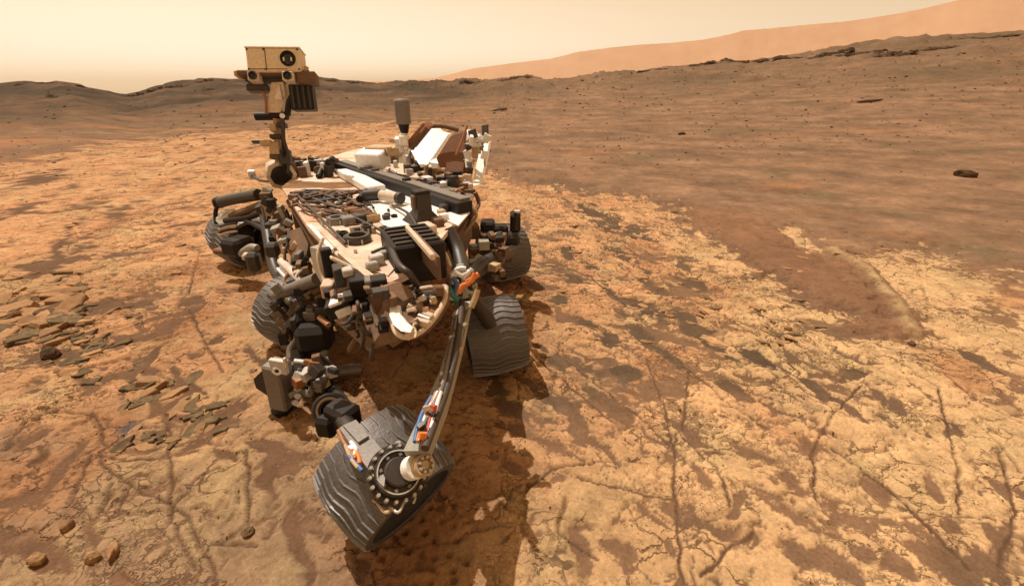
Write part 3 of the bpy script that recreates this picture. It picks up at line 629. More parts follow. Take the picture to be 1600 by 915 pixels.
for i in range(4): MB().box(my(474,154,.02)+yawf(10,-12)[0]*(i*7.5-11)*km-yawf(10,-12)[1]*.068, (3*km, .02, 30*km), yawf(10,-12), .002).build('cooling_rib', M_dark, o)
MB().box(my(481,124,0), (26*km, .12, 16*km), MF, .008).build('bar_bracket', M_brown, rover)
MB().cyl(my(478,112,0), my(479,104,0), .018, n=10).build('bar_knob', M_tan, rover)
head = MB().box(my(433,99,.02), (71*km, .17, 31*km), MF, .012).build('mast_head', M_head, rover)
hf = my(433,99,.02)+MN*.087+MF[0]*19.5*km+MF[2]*.006
MB().lathe(hf, MN, [(-.02,.062),(.010,.062),(.010,.054),(-.0,.049),(-.0,.001)], 28).build('telescope_ring', M_black, head)
MB().lathe(hf+MN*.002-EZ*.012, MN, [(0,.044),(.006,.038),(.004,.001)], 24).build('telescope_mirror', M_dark, head)
for sx in (-1, 1): MB().box(hf+MN*.012+MF[0]*sx*.030-MF[2]*.010, (.014,.01,.03), MF, .004).build('lens_bracket', M_cream, head)
MB().lathe(hf+MN*.012-EZ*.02, MN, [(0,.034),(.006,.028),(.012,.0005)], 20).build('lens', M_glass, head)
hc = my(433,99,.02)+MN*.086
for sx in (-1, -.35, 1):
    for sz in (-1, 1): MB().cyl(hc+MF[0]*sx*33*km+MF[2]*sz*13*km, hc+MN*.006+MF[0]*sx*33*km+MF[2]*sz*13*km, .008, n=8).build('screw', M_dark, head)
MB().box(hc-MF[0]*10*km, (.006,.006,29*km), MF, .001).build('panel_seam', M_brown, head)
MB().box(hc-MF[2]*12.5*km-MF[0]*8*km, (50*km,.006,.005), MF, .001).build('panel_seam', M_brown, head)
MB().box(my(433,99,.02)+MF[2]*16*km, (72.5*km, .175, 2*km), MF, .004).build('head_lid', M_head, head)
# --- clutter about the mast foot
for i in range(34):
    u = rnd.uniform(452, 532); v = 262+rnd.uniform(-4, 14)+(u-450)*.03
    bx(rnd.choice(['bracket','fitting','connector_box','clamp']), rnd.choice([M_black, M_dark, M_dark, M_brown, M_white, M_grey]), u, v, ZD, rnd.uniform(4,12), .05+.05*rnd.random(), .04+.10*rnd.random(), yawf(rnd.uniform(0,90), rnd.uniform(-15,15)), .004)
MB().tube([W(498,276,1.12),W(506,258,1.2),W(514,252,1.25),W(520,248,1.26)], .03).build('antenna_stub', M_black, rover)
MB().tube([W(394,275,1.04), W(408,282,1.05), W(430,284,1.09)], .014).build('target_stalk', M_dark, rover)
MB().box(W(394,273,1.05), (.07,.05,.10), yawf(20,20), .008).build('calibration_target', M_white, rover)
# --- rear: power source, heat exchanger panels, antennas
RY = W(660,272,1.15)[1]
def ry(u, v, dy=0): return WY(u, v, RY+dy)
def pan(name, m, px, th, dy=0, lean=0): 
    return MB().slab([ry(u, v, dy+lean*(272-v)*.006) for u, v in px], th).build(name, m, rover)
pan('heat_panel', M_white, [(642,236),(676,194),(688,206),(673,254),(658,262)], (.03,.03,0), 0, 1.6)
pan('heat_panel_edge', M_white, [(671,252),(680,240),(700,210),(689,206),(686,214),(668,250)], (.03,.04,0), -.03, 1.6)
pan('heat_panel_edge', M_white, [(671,252),(684,246),(694,274),(684,282)], (.02,.03,0), -.04, 1.6)
pan('heat_exchanger', mat('tan_plate', (.17,.085,.048), .8, 0, .2, spec=.15), [(682,247),(704,213),(724,206),(727,240),(723,272),(692,276)], (.03,.05,0), 0, .8)
MB().box(ry(703,252,.75), (.14,.26,.26), yawf(-15), .03).build('power_unit', M_brown, rover)
MB().tube([ry(730,196,.02),ry(722,220,-.02),ry(713,242,-.05)], .012).build('panel_rim', M_rust, rover)
pan('heat_panel', M_white, [(722,208),(732,202),(726,228),(712,238)], (.02,.03,0), .1, 1.6)
for i in range(34):
    u = rnd.uniform(728, 762); v = rnd.uniform(206, 258)+(u-745)*-.25
    p = ry(u, v, rnd.uniform(-.02,.1)); MB().box(p, (rnd.uniform(.01,.035), .03+.05*rnd.random(), rnd.uniform(.03,.10)), yawf(rnd.uniform(0,90), rnd.uniform(-30,30), rnd.uniform(-30,30)), .004).build(rnd.choice(['fitting','bracket','valve']), rnd.choice([M_white, M_cream, M_white, M_tan, M_dark, M_grey]), rover)
pan('fin_plate', M_white, [(752,222),(764,222),(760,245),(749,288),(738,290),(744,258)], (.02,.05,0), -.02, 1.5)
MB().tube([ry(735,262,-.05),ry(731,280,-.05),ry(722,290,-.05)], .03).build('duct', M_dark, rover)
MB().tube([W(742,300,1.12),W(748,318,1.02),W(738,335,1.0),W(728,352,.9)], .018).build('strut', M_brown, rover)
MB().tube([W(735,322,1.08),W(744,338,1.0),W(722,368,.85)], .014).build('strut', M_tan, rover)
MB().slab([ry(630,228,.1),ry(661,192,.1),ry(667,198,.1),ry(640,232,.1)], (.05,.10,0)).build('rear_beam', M_rust, rover)
MB().tube([ry(642,232,.06),ry(668,199,.06)], .028).build('rear_beam', M_brown, rover)
MB().tube([ry(664,198,.2),ry(690,197,.22),ry(716,203,.2)], .022).build('rear_duct', M_brown, rover)
MB().box(ry(583,248,.1), (44*mpp(ry(583,248)), .2, 26*mpp(ry(583,248))), yawf(-14, 12), .01).build('rear_box', M_white, rover)
MB().box(ry(600,232,.2), (52*mpp(ry(583,248)), .2, 8*mpp(ry(583,248))), yawf(-14), .01).build('rear_box_lid', M_tan, rover)
for i in range(18):
    u = rnd.uniform(602, 634); v = rnd.uniform(206, 250)
    if v < 206+(620-u)*1.0: continue
    p = ry(u, v, rnd.uniform(.02,.12)); MB().box(p, (rnd.uniform(.03,.09), .06, rnd.uniform(.03,.09)), yawf(rnd.uniform(0,90), rnd.uniform(-30,30)), .006).build('antenna_bracket', rnd.choice([M_white, M_white, M_cream, M_tan]), rover)
ua = ry(626,190,.12); ub = ry(627,155,.12)
ak = mpp(ua)
MB().lathe(ub, EZ, [(-.21,.001),(-.21,11.5*ak),(-.012,12*ak),(0,10.5*ak),(.004,.001)], 26).build('antenna', M_grey, rover)
MB().cyl(ub-EZ*.21, ub-EZ*.29, 9*ak, 6*ak, n=14).build('antenna_base', M_black, rover)
MB().tube([ub-EZ*.28, ub-EZ*.36+np.array([-.03,0,0]), ub-EZ*.45+np.array([-.06,0,0])], .035).build('antenna_mount', M_white, rover)
for i in range(60):
    u = rnd.uniform(592, 735); v = 258+(u-592)*.32+rnd.uniform(-24, 0)
    m = rnd.choice([M_dark, M_black, M_brown, M_tan, M_grey, M_light, M_cream, M_brown])
    bx(rnd.choice(['bracket','fitting','connector_box','clamp']), m, u, v, ZD, rnd.uniform(4,13), .04+.06*rnd.random(), .03+.08*rnd.random(), yawf(rnd.uniform(0,90), rnd.uniform(-12,12)), .004)
MB().tube([W(640,262,1.12),W(640,240,1.2),W(650,236,1.22),W(654,262,1.14)], .02).build('pipe_loop', M_black, rover)
bx('tank', M_silver, 668, 288, ZD, 18, .08, .07); bx('fitting', M_white, 692, 293, ZD, 12, .06, .05); bx('fitting', M_white, 656, 256, 1.12, 8, .06, .05)
for i in range(16):
    a = (rnd.uniform(600,730), 0); u = a[0]; v = 270+(u-592)*.3
    MB().tube([W(u, v, 1.14), W(u+rnd.uniform(-14,14), v-8, 1.2), W(u+rnd.uniform(-25,25), v+rnd.uniform(-12,8), 1.13)], .009).build('cable', rnd.choice([M_cable, M_cable, M_tancable, M_silver]), rover)
for i in range(46):                            # small fasteners and fittings strewn over the deck
    u = rnd.uniform(455, 700); v = rnd.uniform(300, 420)
    if poly_sd(np.array([u]), np.array([v]), [(450,300),(485,352),(598,438),(640,420),(715,335),(580,300)])[0] < 6: continue
    p = W(u, v, 1.11)
    if rnd.random() < .6: MB().cyl(p, p+EZ*.018, .010, n=6).build('bolt', rnd.choice([M_bolt, M_dark]), rover)
    else: MB().box(p+EZ*.012, (rnd.uniform(.02,.07), rnd.uniform(.02,.04), .03), yawf(rnd.uniform(0,90)), .003).build('bracket', rnd.choice([M_dark, M_brown, M_tan, M_cream]), rover)
for pts in (((470,300),(520,322),(560,318),(580,330)),((500,330),(540,335),(575,350),(620,372)),((460,300),(500,340),(540,380)),((612,320),(640,335),(660,372)),((580,395),(610,385),(640,392))):
    MB().tube([W(u, v, 1.13+.02*(i%2)) for i, (u, v) in enumerate(pts)], .009).build('cable', rnd.choice([M_cable, M_tancable, M_cable]), rover)
for k in range(22):  # dark tubes laid on the deck in place of the mast's shadow
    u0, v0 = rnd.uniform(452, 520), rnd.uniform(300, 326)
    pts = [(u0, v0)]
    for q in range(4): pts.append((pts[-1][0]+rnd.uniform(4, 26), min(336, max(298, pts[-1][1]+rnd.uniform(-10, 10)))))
    MB().tube([W(u, v, 1.12+rnd.uniform(0, .035)) for u, v in pts], rnd.uniform(.007,.015)).build('shadow_tube', rnd.choice([M_brown, M_cable, M_brown, M_cable, M_black]), rover)
for k in range(14): bx('junction_box', rnd.choice([M_brown, M_body, M_dark]), rnd.uniform(458,560), rnd.uniform(304,330), ZD, rnd.uniform(5,16), .05+.06*rnd.random(), .02+.03*rnd.random(), yawf(rnd.uniform(0,90)), .003)  # low dark boxes laid over the same patch of deck
# --- wheels
def make_wheel(c, n, R, Wd, hubside=1, phase=0, disc=0):
    c = np.asarray(c, float); n = unit(n)
    root = empty('wheel', c, rover)
    hw = Wd/2
    prof = [(-hw, R-.055),(-hw, R-.018),(-hw*.75, R-.007),(-hw*.4, R+.002),(0, R+.004),(hw*.4, R+.002),(hw*.75, R-.007),(hw, R-.018),(hw, R-.055),(hw*.96, R-.055),(hw*.94, R-.03),(0, R-.012),(-hw*.94, R-.03),(-hw*.96, R-.055),(-hw, R-.055)]
    MB().lathe(c, n, prof, 56).build('tyre', M_wheel, root)
    a, b, _ = frame(n)
    ng = 36; t = np.linspace(-1, 1, 13); off = np.interp(t, [-1,-.62,-.42,-.1,.1,.42,.62,1], [0,0,.42,.42,.0,.0,.42,.42])*(2*math.pi/ng)*1.15
    for k in range(ng):
        th = 2*math.pi*k/ng+phase; vs = []
        for j in range(13):
            Rb = R+.002-.022*abs(t[j])**2.2
            for dr, da in ((0,-.014),(.010,-.007),(.010,.007),(0,.014)):
                q = th+off[j]+da*.55; vs.append(c+n*(hw*t[j]*1.005)+(Rb+dr)*(math.cos(q)*a+math.sin(q)*b))
        fs = [(j*4+i, j*4+i+1, j*4+i+5, j*4+i+4) for j in range(12) for i in range(3)]+[(0,1,2,3),(51,50,49,48)]
        MB().add(vs, fs).build('grouser', M_tread, root)
    MB().lathe(c, n*hubside, [(-.08,.001),(-.08,.15),(.02,.16),(.05,.12),(.08,.07),(.08,.001)], 20).build('hub', M_dark, root)
    MB().cyl(c+n*.08*hubside, c+n*.11*hubside, .035, n=12).build('hub_cap', M_grey, root)
    if disc: MB().lathe(c, n*hubside, [(-.10,.001),(-.10,R*disc),(-.04,R*disc),(-.01,R*.5),(.03,R*.45),(.03,.001)], 28).build('wheel_motor', M_black, root)
    for k in range(6):
        q = 2*math.pi*k/6; d0 = math.cos(q)*a+math.sin(q)*b; q += .55; d1 = math.cos(q)*a+math.sin(q)*b
        MB().tube([c+d0*.07, c+(d0+d1)*.5*(R*.62)*1.05, c+d1*(R-.02)], .014, n=6).build('spoke', M_grey, root)
    return root
def nrm(yaw, tilt): y = math.radians(yaw); t = math.radians(tilt); return np.array([math.cos(y)*math.cos(t), math.sin(y)*math.cos(t), -math.sin(t)])
LF = make_wheel((-.572,1.497,.322), nrm(-38.5,25), .262, .37)
LM = make_wheel((-.135,2.80,.285), nrm(14,-6), .27, .40, 1, .1)
LR = make_wheel((-.10,4.5,.29), nrm(28,0), .29, .40, 1, .05)
RF = make_wheel((-1.72,3.17,.27), nrm(-24,12), .27, .38, 1, .07, .85)
RM = make_wheel((-3.16,4.98,.29), nrm(-34,8), .29, .44, 1, .02, .88)
# --- front left suspension: leg, steering drive, bracket
el = W(640,728,.60); top = W(724,438,1.0)
ld = unit(el-top); la, lb, _ = frame(ld)
leg = MB().slab([WD(u, v, dpt) for u, v, dpt in ((712,472,2.36),(735,470,2.36),(724,528,2.15),(710,585,1.98),(695,640,1.84),(670,704,1.66),(630,704,1.64),(664,632,1.83),(687,580,1.99),(702,528,2.16))], lb*-.05 if lb[1] < 0 else lb*.05).build('suspension_leg', M_green, rover)
MB().tube([WD(722,470,2.30),WD(714,540,2.06),(WD(700,600,1.9)),WD(681,655,1.73),WD(664,700,1.60)], .016).build('cable', M_cable, rover)
MB().tube([WD(717,480,2.27),WD(702,556,2.02),(WD(690,605,1.87)),WD(668,655,1.72)], .013).build('cable', M_grey, rover)
for k, (m, du) in enumerate(((M_silver,0),(M_orange,-4),(M_blue,-9),(M_red,5),(M_white,9),(M_teal,2))):
    pts = [(684+du*.5,612),(672+du+rnd.uniform(-3,3),640),(662+du+rnd.uniform(-4,4),666),(655+du*.7,690)]
    MB().tube([WD(u, v, 1.86-.0026*(v-612)-.03) for u, v in pts], .0095).build('cable', m, rover)
for i in range(7):
    v = rnd.uniform(612, 690); u = 684-(v-612)*.42+rnd.uniform(-9,9)
    MB().box(WD(u, v, 1.82-.0026*(v-612)-.02), (rnd.uniform(.012,.035), .02, rnd.uniform(.012,.03)), yawf(rnd.uniform(0,90), rnd.uniform(-40,40), rnd.uniform(-40,40)), .001).build('cable_tie', rnd.choice([M_silver, M_green, M_orange, M_red, M_black, M_teal, M_dark, M_tan]), rover)
for i in range(14):
    v = 480+i*9.5; u = np.interp(v, [470,520,585,640],[722,716,698,676])+rnd.uniform(-9,9)
    MB().box(WD(u, v, np.interp(v, [470,520,585,640],[2.33,2.13,1.95,1.8])), (.03,.02,.025), yawf(rnd.uniform(0,90), 30), .004).build('leg_clamp', rnd.choice([M_light, M_green, M_dark, M_tan]), rover)
cdir = unit(CAM-el); adir = unit(np.array([.35,-.40,.75])); sa, sb2, _ = frame(adir)
sc_ = W(622,738,.58)
drive = MB().lathe(sc_, adir, [(-.20,.07),(-.20,.095),(-.05,.10),(-.05,.116),(-.02,.116),(-.02,.092),(.012,.090),(.012,.078),(.004,.076),(.004,.058),(.02,.056),(.026,.05),(.026,.001)], 40).build('steering_drive', M_dark, rover)
MB().lathe(sc_, adir, [(-.018,.083),(.018,.083),(.018,.078),(.0,.078)], 40).build('drive_ring', M_light, drive)
for k in range(18):
    q = k/18*2*math.pi; p = sc_+.104*(math.cos(q)*sa+math.sin(q)*sb2)
    MB().cyl(p-adir*.03, p+adir*.004, 0.0095, .007, n=8).build('bolt', M_bolt, drive)
for k in range(8):
    q = k/8*2*math.pi+.2; p = sc_+.067*(math.cos(q)*sa+math.sin(q)*sb2)
    MB().box(p+adir*.008, (.014,.014,.012), np.array([sa,sb2,adir]), .002).build('clamp', M_grey, drive)
for k in range(5):
    q = 2.2+k*.5; p = sc_+.118*(math.cos(q)*sa+math.sin(q)*sb2)
    MB().tube([p, p-adir*.05+EZ*.01, p-adir*.12], .006).build('cable', rnd.choice([M_cable, M_tancable, M_silver]), drive)
mc = W(648,729,.62); md = unit(adir+np.array([.35,-.1,0]))
MB().lathe(mc, md, [(-.03,.046),(.022,.046),(.022,.041),(.018,.001)], 26).build('drive_cap', M_white, drive)
MB().lathe(mc+md*.03+np.array([.014,0,0]), md, [(-.03,.040),(.026,.040),(.026,.032),(.018,.030),(.018,.018),(.028,.016),(.028,.001)], 26).build('encoder', M_tan, drive)
for k in range(8):
    q = k/8*2*math.pi; fa_, fb_, _ = frame(md); p = mc+md*.055+np.array([.014,0,0])+.026*(math.cos(q)*fa_+math.sin(q)*fb_)
    MB().cyl(p, p+md*.012, .006, n=6).build('bolt', M_bolt, drive)
for pts, m, r in ((((652,746),(646,765),(632,782),(622,800),(606,786),(600,772)),M_light,.006),(((630,778),(648,775),(646,785)),M_bolt,.005),(((600,772),(612,790),(603,800),(590,786)),M_tan,.007),(((610,770),(622,766),(636,770)),M_white,.006),(((584,780),(596,786)),M_tan,.009)):
    MB().tube([W(u, v, .50) for u, v in pts], r).build('cable_loop', m, rover)
for u, v in ((598,768),(608,766),(618,770),(627,768),(592,758),(590,746)):
    MB().box(W(u, v, .52), (.022,.02,.016), yawf(20), .004).build('connector', rnd.choice([M_light, M_silver, M_dark]), rover)
g0 = [(530,668),(556,655),(580,682),(606,712),(600,760),(582,742),(562,714)]
MB().slab([W(u, v, .60) for u, v in g0], (0,.01,-.05)).build('wheel_bracket', M_grey, rover)
MB().slab([W(u, v, .615) for u, v in ((536,664),(556,655),(576,680),(560,690))], (0,.0,-.02)).build('bracket_plate', M_grey, rover)
MB().slab([W(530,668,.59),W(556,700,.59),W(562,714,.55),W(530,676,.5)], (.015,.03,0)).build('bracket_edge', M_dark, rover)
for pts, m in ((((529,672),(537,690),(548,706),(556,716)),M_rust),(((548,690),(556,700),(552,712)),M_white),(((553,704),(560,712),(562,724)),M_orange),(((545,712),(556,724),(566,735)),M_blue),(((540,695),(549,716),(560,730)),M_tan)):
    MB().tube([W(u, v, .60) for u, v in pts], .009).build('cable', m, rover)
MB().box(W(551,702,.585), (.04,.03,.05), yawf(30,20), .006).build('connector', M_silver, rover); MB().box(W(558,713,.585), (.022,.03,.045), yawf(30), .006).build('connector', M_orange, rover)
jn = W(515,640,.46); jd = unit(np.array([.25,-.75,.6]))
MB().lathe(jn, jd, [(-.14,.075),(-.14,.085),(.0,.085),(.02,.075),(.02,.038),(-.03,.034),(-.03,.001)], 24).build('pivot_joint', M_black, rover)
MB().lathe(jn+jd*.021, jd, [(0,.062),(.008,.060),(.008,.05),(0,.048)], 24).build('joint_ring', M_brown, rover)
MB().box(W(536,650,.44), (.16,.12,.14), yawf(-30), .02).build('joint_housing', M_black, rover)
MB().box(W(512,662,.40), (.10,.10,.12), yawf(-10), .02).build('joint_housing', M_black, rover)
MB().tube([W(536,655,.46), W(570,700,.5)], .04).build('bracket_tube', M_dark, rover)
# --- turret / front right drive cluster
tk = W(437,640,.05); TY = tk[1]
def ty(u, v, dy=0): return WY(u, v, TY+dy)
t_k = mpp(ty(437,600))
MB().box(ty(438,600,.05), (32*t_k, .13, 84*t_k), yawf(-14, 0, 4), .012).build('turret', M_grey, rover)
MB().slab([ty(396,592,.05),(ty(408,580,.05)),ty(426,584,.05),ty(430,618,.05),ty(418,618,.05),ty(400,606,.05)], (.03,.10,0)).build('turret_lobe', M_dark, rover)
tg = MB().box(ty(436,572,-.03), (28*t_k, .03, 24*t_k), yawf(-14), .004).build('target_plate', M_light, rover)
MB().lathe(ty(433,579,-.048), (.1,-1,0), [(0,7*t_k),(.006,7*t_k),(.006,3.5*t_k),(0,3.2*t_k)], 18).build('target_ring', M_white, tg)
MB().lathe(ty(433,579,-.046), (.1,-1,0), [(0,3.2*t_k),(.002,.0005)], 14).build('target_dot', M_black, tg)
MB().box(ty(446,566,-.05), (4*t_k, .02, 16*t_k), yawf(-14), .002).build('target_stripe', M_cream, tg)
MB().cyl(ty(441,636,.06), ty(443,645,.06), .07, .06, n=16).build('turret_foot', M_black, rover)
MB().cyl(ty(520,581,.35), ty(562,577,.45), .042, n=16).build('arm_tube', M_grey, rover)
MB().cyl(ty(515,582,.34), ty(524,581,.36), .05, n=16).build('arm_collar', M_black, rover)
MB().tube([ty(478,590,.2),ty(490,572,.25),ty(508,548,.4)], .022).build('pipe', M_green, rover)
for i in range(44):
    u = rnd.uniform(455, 528); v = rnd.uniform(566, 606)+(u-455)*-.04
    p = ty(u, v, rnd.uniform(.0,.3)); m = rnd.choice([M_dark, M_black, M_brown, M_tan, M_light, M_rust, M_grey, M_black])
    if i % 3: MB().box(p, (rnd.uniform(.03,.09), rnd.uniform(.04,.09), rnd.uniform(.03,.09)), yawf(rnd.uniform(0,90), rnd.uniform(-30,30), rnd.uniform(-30,30)), .003).build(rnd.choice(['drill_part','bracket','fitting']), m, rover)
    else: d = unit(nrs.normal(size=3)); MB().cyl(p, p+d*rnd.uniform(.05,.11), rnd.uniform(.012,.03), n=12).build('actuator', m, rover)
MB().tube([ty(452,618,0),ty(470,610,.05),ty(484,616,.05),ty(487,604,.1)], .02).build('hose', M_green, rover)
for u, v in ((464,618),(460,628)): MB().cyl(ty(u, v, 0), ty(u+2, v+1, -.03), .018, n=10).build('fitting', M_silver, rover)
# arm links leading from the turret under the body
MB().tube([ty(500,590,.2), ty(520,610,.3), W(536,640,.5)], .05).build('arm_link', M_dark, rover)
# --- right side: rockers, struts, wheel covers
def tb(name, m, pts, r, n=8): return MB().tube([WY(u, v, y) for u, v, y in pts], r, n).build(name, m, rover)
tb('rocker_arm', M_dark, [(345,316,4.6),(370,310,4.5),(404,304,4.3)], .055)
tb('rocker_arm', M_brown, [(358,338,4.55),(380,331,4.4),(412,318,4.25)], .035)
tb('rocker_arm', M_black, [(352,345,4.5),(385,340,4.35),(414,330,4.2)], .03)
tb('strut', M_black, [(384,344,4.35),(402,353,4.2),(424,366,4.0)], .025)
tb('strut', M_black, [(345,312,4.7),(337,330,4.7),(338,350,4.65)], .022)
fbox('steering_drive', M_black, 343, 316, 4.65, 16, 16, .12, yawf(10), .02)
MB().slab([WY(337,345,4.55),WY(352,332,4.5),WY(366,331,4.5),(WY(371,340,4.45)),WY(360,346,4.45),WY(342,350,4.5)], (0,.02,.03)).build('wheel_cover', M_light, rover)
for k, (v, m) in enumerate(((353,M_dark),(357,M_cream),(362,M_black),(366,M_cream))):
    tb('cover_slat', m, [(343,v+1,4.5),(356,v-3,4.45),(370,v-5,4.4)], .013)
fbox('wheel_motor', M_black, 372, 384, 4.4, 34, 26, .25, yawf(-20), .03); fbox('wheel_motor', M_brown, 350, 392, 4.5, 30, 8, .1, yawf(-10), .02)
tb('axle_tube', M_green, [(376,396,4.3),(392,386,4.2),(402,388,4.15)], .035); fbox('gear_case', M_dark, 397, 408, 4.1, 20, 30, .14, yawf(15), .03); fbox('gear_case', M_cream, 388, 400, 4.15, 16, 10, .1, yawf(15), .02)
tb('rocker_arm', M_dark, [(412,320,4.2),(418,360,3.9),(430,420,3.5),(452,448,3.2)], .05)
for i in range(70):
    t = rnd.random(); u = 414+t*56+rnd.uniform(-10,16); v = 312+t*110+rnd.uniform(-14,14)
    y = 4.05-t*1.05+rnd.uniform(-.08,.08); m = rnd.choice([M_dark, M_black, M_brown, M_body, M_grey, M_body, M_tan, M_green])
    p = WY(u, v, y); k = mpp(p)
    if i % 4: MB().box(p, (rnd.uniform(6,18)*k, rnd.uniform(.05,.12), rnd.uniform(6,20)*k), yawf(10+rnd.uniform(-9,9), rnd.uniform(-6,6), rnd.choice((0,0,35,-12))), .003).build(rnd.choice(['bracket','junction_box','fitting','harness_clamp']), m, rover)
    else: tb('cable', rnd.choice([M_cable, M_tancable, M_cable, M_silver]), [(u, v, y-.05),(u+rnd.uniform(-12,12), v+14, y-.1),(u+rnd.uniform(-8,16), v+30, y-.15)], .011)
MB().slab([WY(448,362,3.4),WY(470,356,3.3),WY(482,380,3.15),WY(478,402,3.1),WY(456,400,3.2)], (.05,.10,0)).build('side_box', M_body, rover)
for k, (u, v) in enumerate(((438,408),(446,416))): pass
tb('strut', M_deck, [(439,408,3.2),(456,424,3.05),(472,440,2.95)], .03)
for k in range(3): tb('heat_strap', (M_silver, M_light, M_dark)[k], [(434+k*5,420-k*3,3.15),(447+k*5,434-k*3,3.05)], .014)
fbox('vent', M_dark, 426, 390, 3.4, 20, 22, .1, yawf(10), .02)
tb('bogie_arm', M_grey, [(430,462,3.0),(455,452,2.92),(496,436,2.75)], .045)
tb('bogie_arm', M_dark, [(422,462,3.05),(440,462,2.95)], .028)
for u, v, m in ((471,459,M_silver),(450,470,M_green),(476,452,M_grey),(486,446,M_dark)): fbox('fitting', m, u, v, 2.85, 9, 8, .05, yawf(20), .01)
MB().slab([WY(452,474,2.88),WY(474,470,2.85),WY(492,490,2.78),(WY(488,506,2.78)),WY(466,512,2.83),WY(450,494,2.88)], (.06,.05,-.02)).build('wheel_shield', M_body, rover)
tb('strut', M_rust, [(499,496,2.7),(514,508,2.62)], .02)
tb('wheel_strut', M_grey, [(455,560,2.75),(455,545,2.8),(470,520,2.85)], .03)
tb('wheel_strut', M_black, [(470,548,2.7),(470,580,2.6),(462,610,2.5)], .07)
for i in range(30):
    u = rnd.uniform(428, 508); v = rnd.uniform(446, 528); p = WY(u, v, 2.80-.0015*(v-480)); k = mpp(p)
    MB().box(p, (rnd.uniform(6,22)*k, rnd.uniform(.05,.10), rnd.uniform(5,20)*k), yawf(12+rnd.uniform(-8,8), rnd.uniform(-6,6), rnd.choice((-30,-30,0,8))), .004).build(rnd.choice(['bracket','junction_box','fitting','wheel_strut']), rnd.choice([M_dark, M_black, M_body, M_brown, M_grey, M_black]), rover)
fbox('wheel_motor', M_black, 492, 524, 2.72, 52, 44, .2, yawf(10), .04)
# --- left side: rear cluster, rocker pivot with cables
for u, v, wp, hp, m in ((762,352,22,16,M_black),(780,358,26,14,M_black),(805,346,16,30,M_black),(800,372,26,16,M_dark),(775,372,30,14,M_dark),(760,384,26,18,M_dark),(782,395,40,24,M_brown),(745,395,24,26,M_dark),(735,360,26,22,M_brown)):
    fbox('drive_housing', m, u, v, 4.05, wp, hp, .16, yawf(rnd.uniform(-20,20), rnd.uniform(-10,10)), .02)
tb('hose', M_cream, [(752,366,3.9),(765,369,3.88),(780,364,3.88)], .014); tb('hose', M_cream, [(748,374,3.85),(762,379,3.83),(778,376,3.85)], .014)
tb('hose', M_tan, [(762,424,3.75),(766,410,3.75),(778,405,3.78),(786,406,3.8)], .032)
tb('strut', M_dark, [(806,358,4.0),(807,342,4.0),(808,332,4.0)], .035); MB().cyl(WY(808,336,4.), WY(808,329,4.), .03, n=10).build('sensor_cap', M_light, rover)
tb('rocker_arm', M_dark, [(724,440,2.6),(760,410,3.2),(800,392,3.95)], .06); tb('rocker_arm', M_dark, [(700,360,2.75),(716,395,2.65),(726,440,2.4)], .05)
tb('bogie_arm', M_dark, [(726,450,2.45),(748,480,2.55),(765,505,2.6)], .05)
for i in range(34):
    u = rnd.uniform(728, 790); v = rnd.uniform(378, 452)-(u-728)*.35; p = WY(u, v, 3.3+rnd.uniform(-.3,.5)); k = mpp(p)
    MB().box(p, (rnd.uniform(5,16)*k, .08, rnd.uniform(5,14)*k), yawf(rnd.choice((15,15,-20))+rnd.uniform(-8,8), rnd.uniform(-6,6), rnd.choice((0,0,20))), .003).build(rnd.choice(['bracket','fitting','junction_box']), rnd.choice([M_black, M_dark, M_brown, M_brown, M_tan, M_green]), rover)
pv = WD(722,446,2.42)
MB().lathe(pv, unit(np.array([.5,-.8,.3])), [(-.08,.07),(.02,.07),(.03,.05),(.03,.001)], 20).build('rocker_pivot', M_green, rover)
for pts, m, r in ((((742,426),(735,440),(722,447),(716,458)),M_orange,.016),(((748,428),(738,434),(728,440)),M_orange,.014),(((708,434),(714,444),(712,458)),M_blue,.012),(((704,452),(708,462),(716,468)),M_teal,.014),(((712,424),(722,430),(734,424)),M_white,.014),(((706,430),(716,420),(728,420)),M_silver,.014),(((738,420),(730,428),(724,436)),M_silver,.012),(((746,452),(742,466),(736,480)),M_tan,.016)):
    MB().tube([WD(u, v, 2.26) for u, v in pts], r).build('cable', m, rover)
for i in range(22):
    u = rnd.uniform(702,742); v = rnd.uniform(416,468); MB().box(WD(u, v, 2.3+rnd.uniform(-.03,.03)), (rnd.uniform(.015,.05), .03, rnd.uniform(.015,.05)), yawf(rnd.uniform(0,90), rnd.uniform(-30,30)), .005).build('connector', rnd.choice([M_silver, M_white, M_light, M_dark, M_black, M_green, M_teal]), rover)
# ------------------------------------------------------------------ loose rock
def rock_mesh(name, sx, sy, sz, seed, flat=.0, m=None, n=2):
    bm = bmesh.new(); bmesh.ops.create_icosphere(bm, subdivisions=n, radius=1)
    r = np.random.default_rng(seed); pl_ = [(unit(r.normal(size=3)), r.uniform(.55,.9)) for _ in range(9)]
    for v in bm.verts:
        p = np.array(v.co)
        for q, d in pl_:
            e = p@q
            if e > d: p = p-q*(e-d)
        p = p*(1+.05*r.normal()); v.co = Vector((p[0]*sx, p[1]*sy, max(p[2], -.5)*sz))
    me = bpy.data.meshes.new(name); bm.to_mesh(me); bm.free(); me.materials.append(m); return me
def rock(name, label, cat, u, v, wpx, asp, hpx, rot, m, seed, group=None, sink=.25):
    p = G(u, v); k = mpp(p); sx = wpx*k/2; me = rock_mesh(name, sx, sx*asp, hpx*k*.6, seed, m=m, n=3)
    o = bpy.data.objects.new(name, me); COL.objects.link(o); z = height_at(p[0], p[1]); o.location = (p[0], p[1], z+hpx*k*(.5-sink)*.6); o.rotation_euler = (rnd.uniform(-.1,.1), rnd.uniform(-.1,.1), math.radians(rot))
    return tag(o, label, cat, group)
rock('rock', 'lone dark wedge shaped rock lying on the smooth brown sand plain at far right', 'rock', 1505, 280, 31, .5, 15, -30, DARK_M, 1)
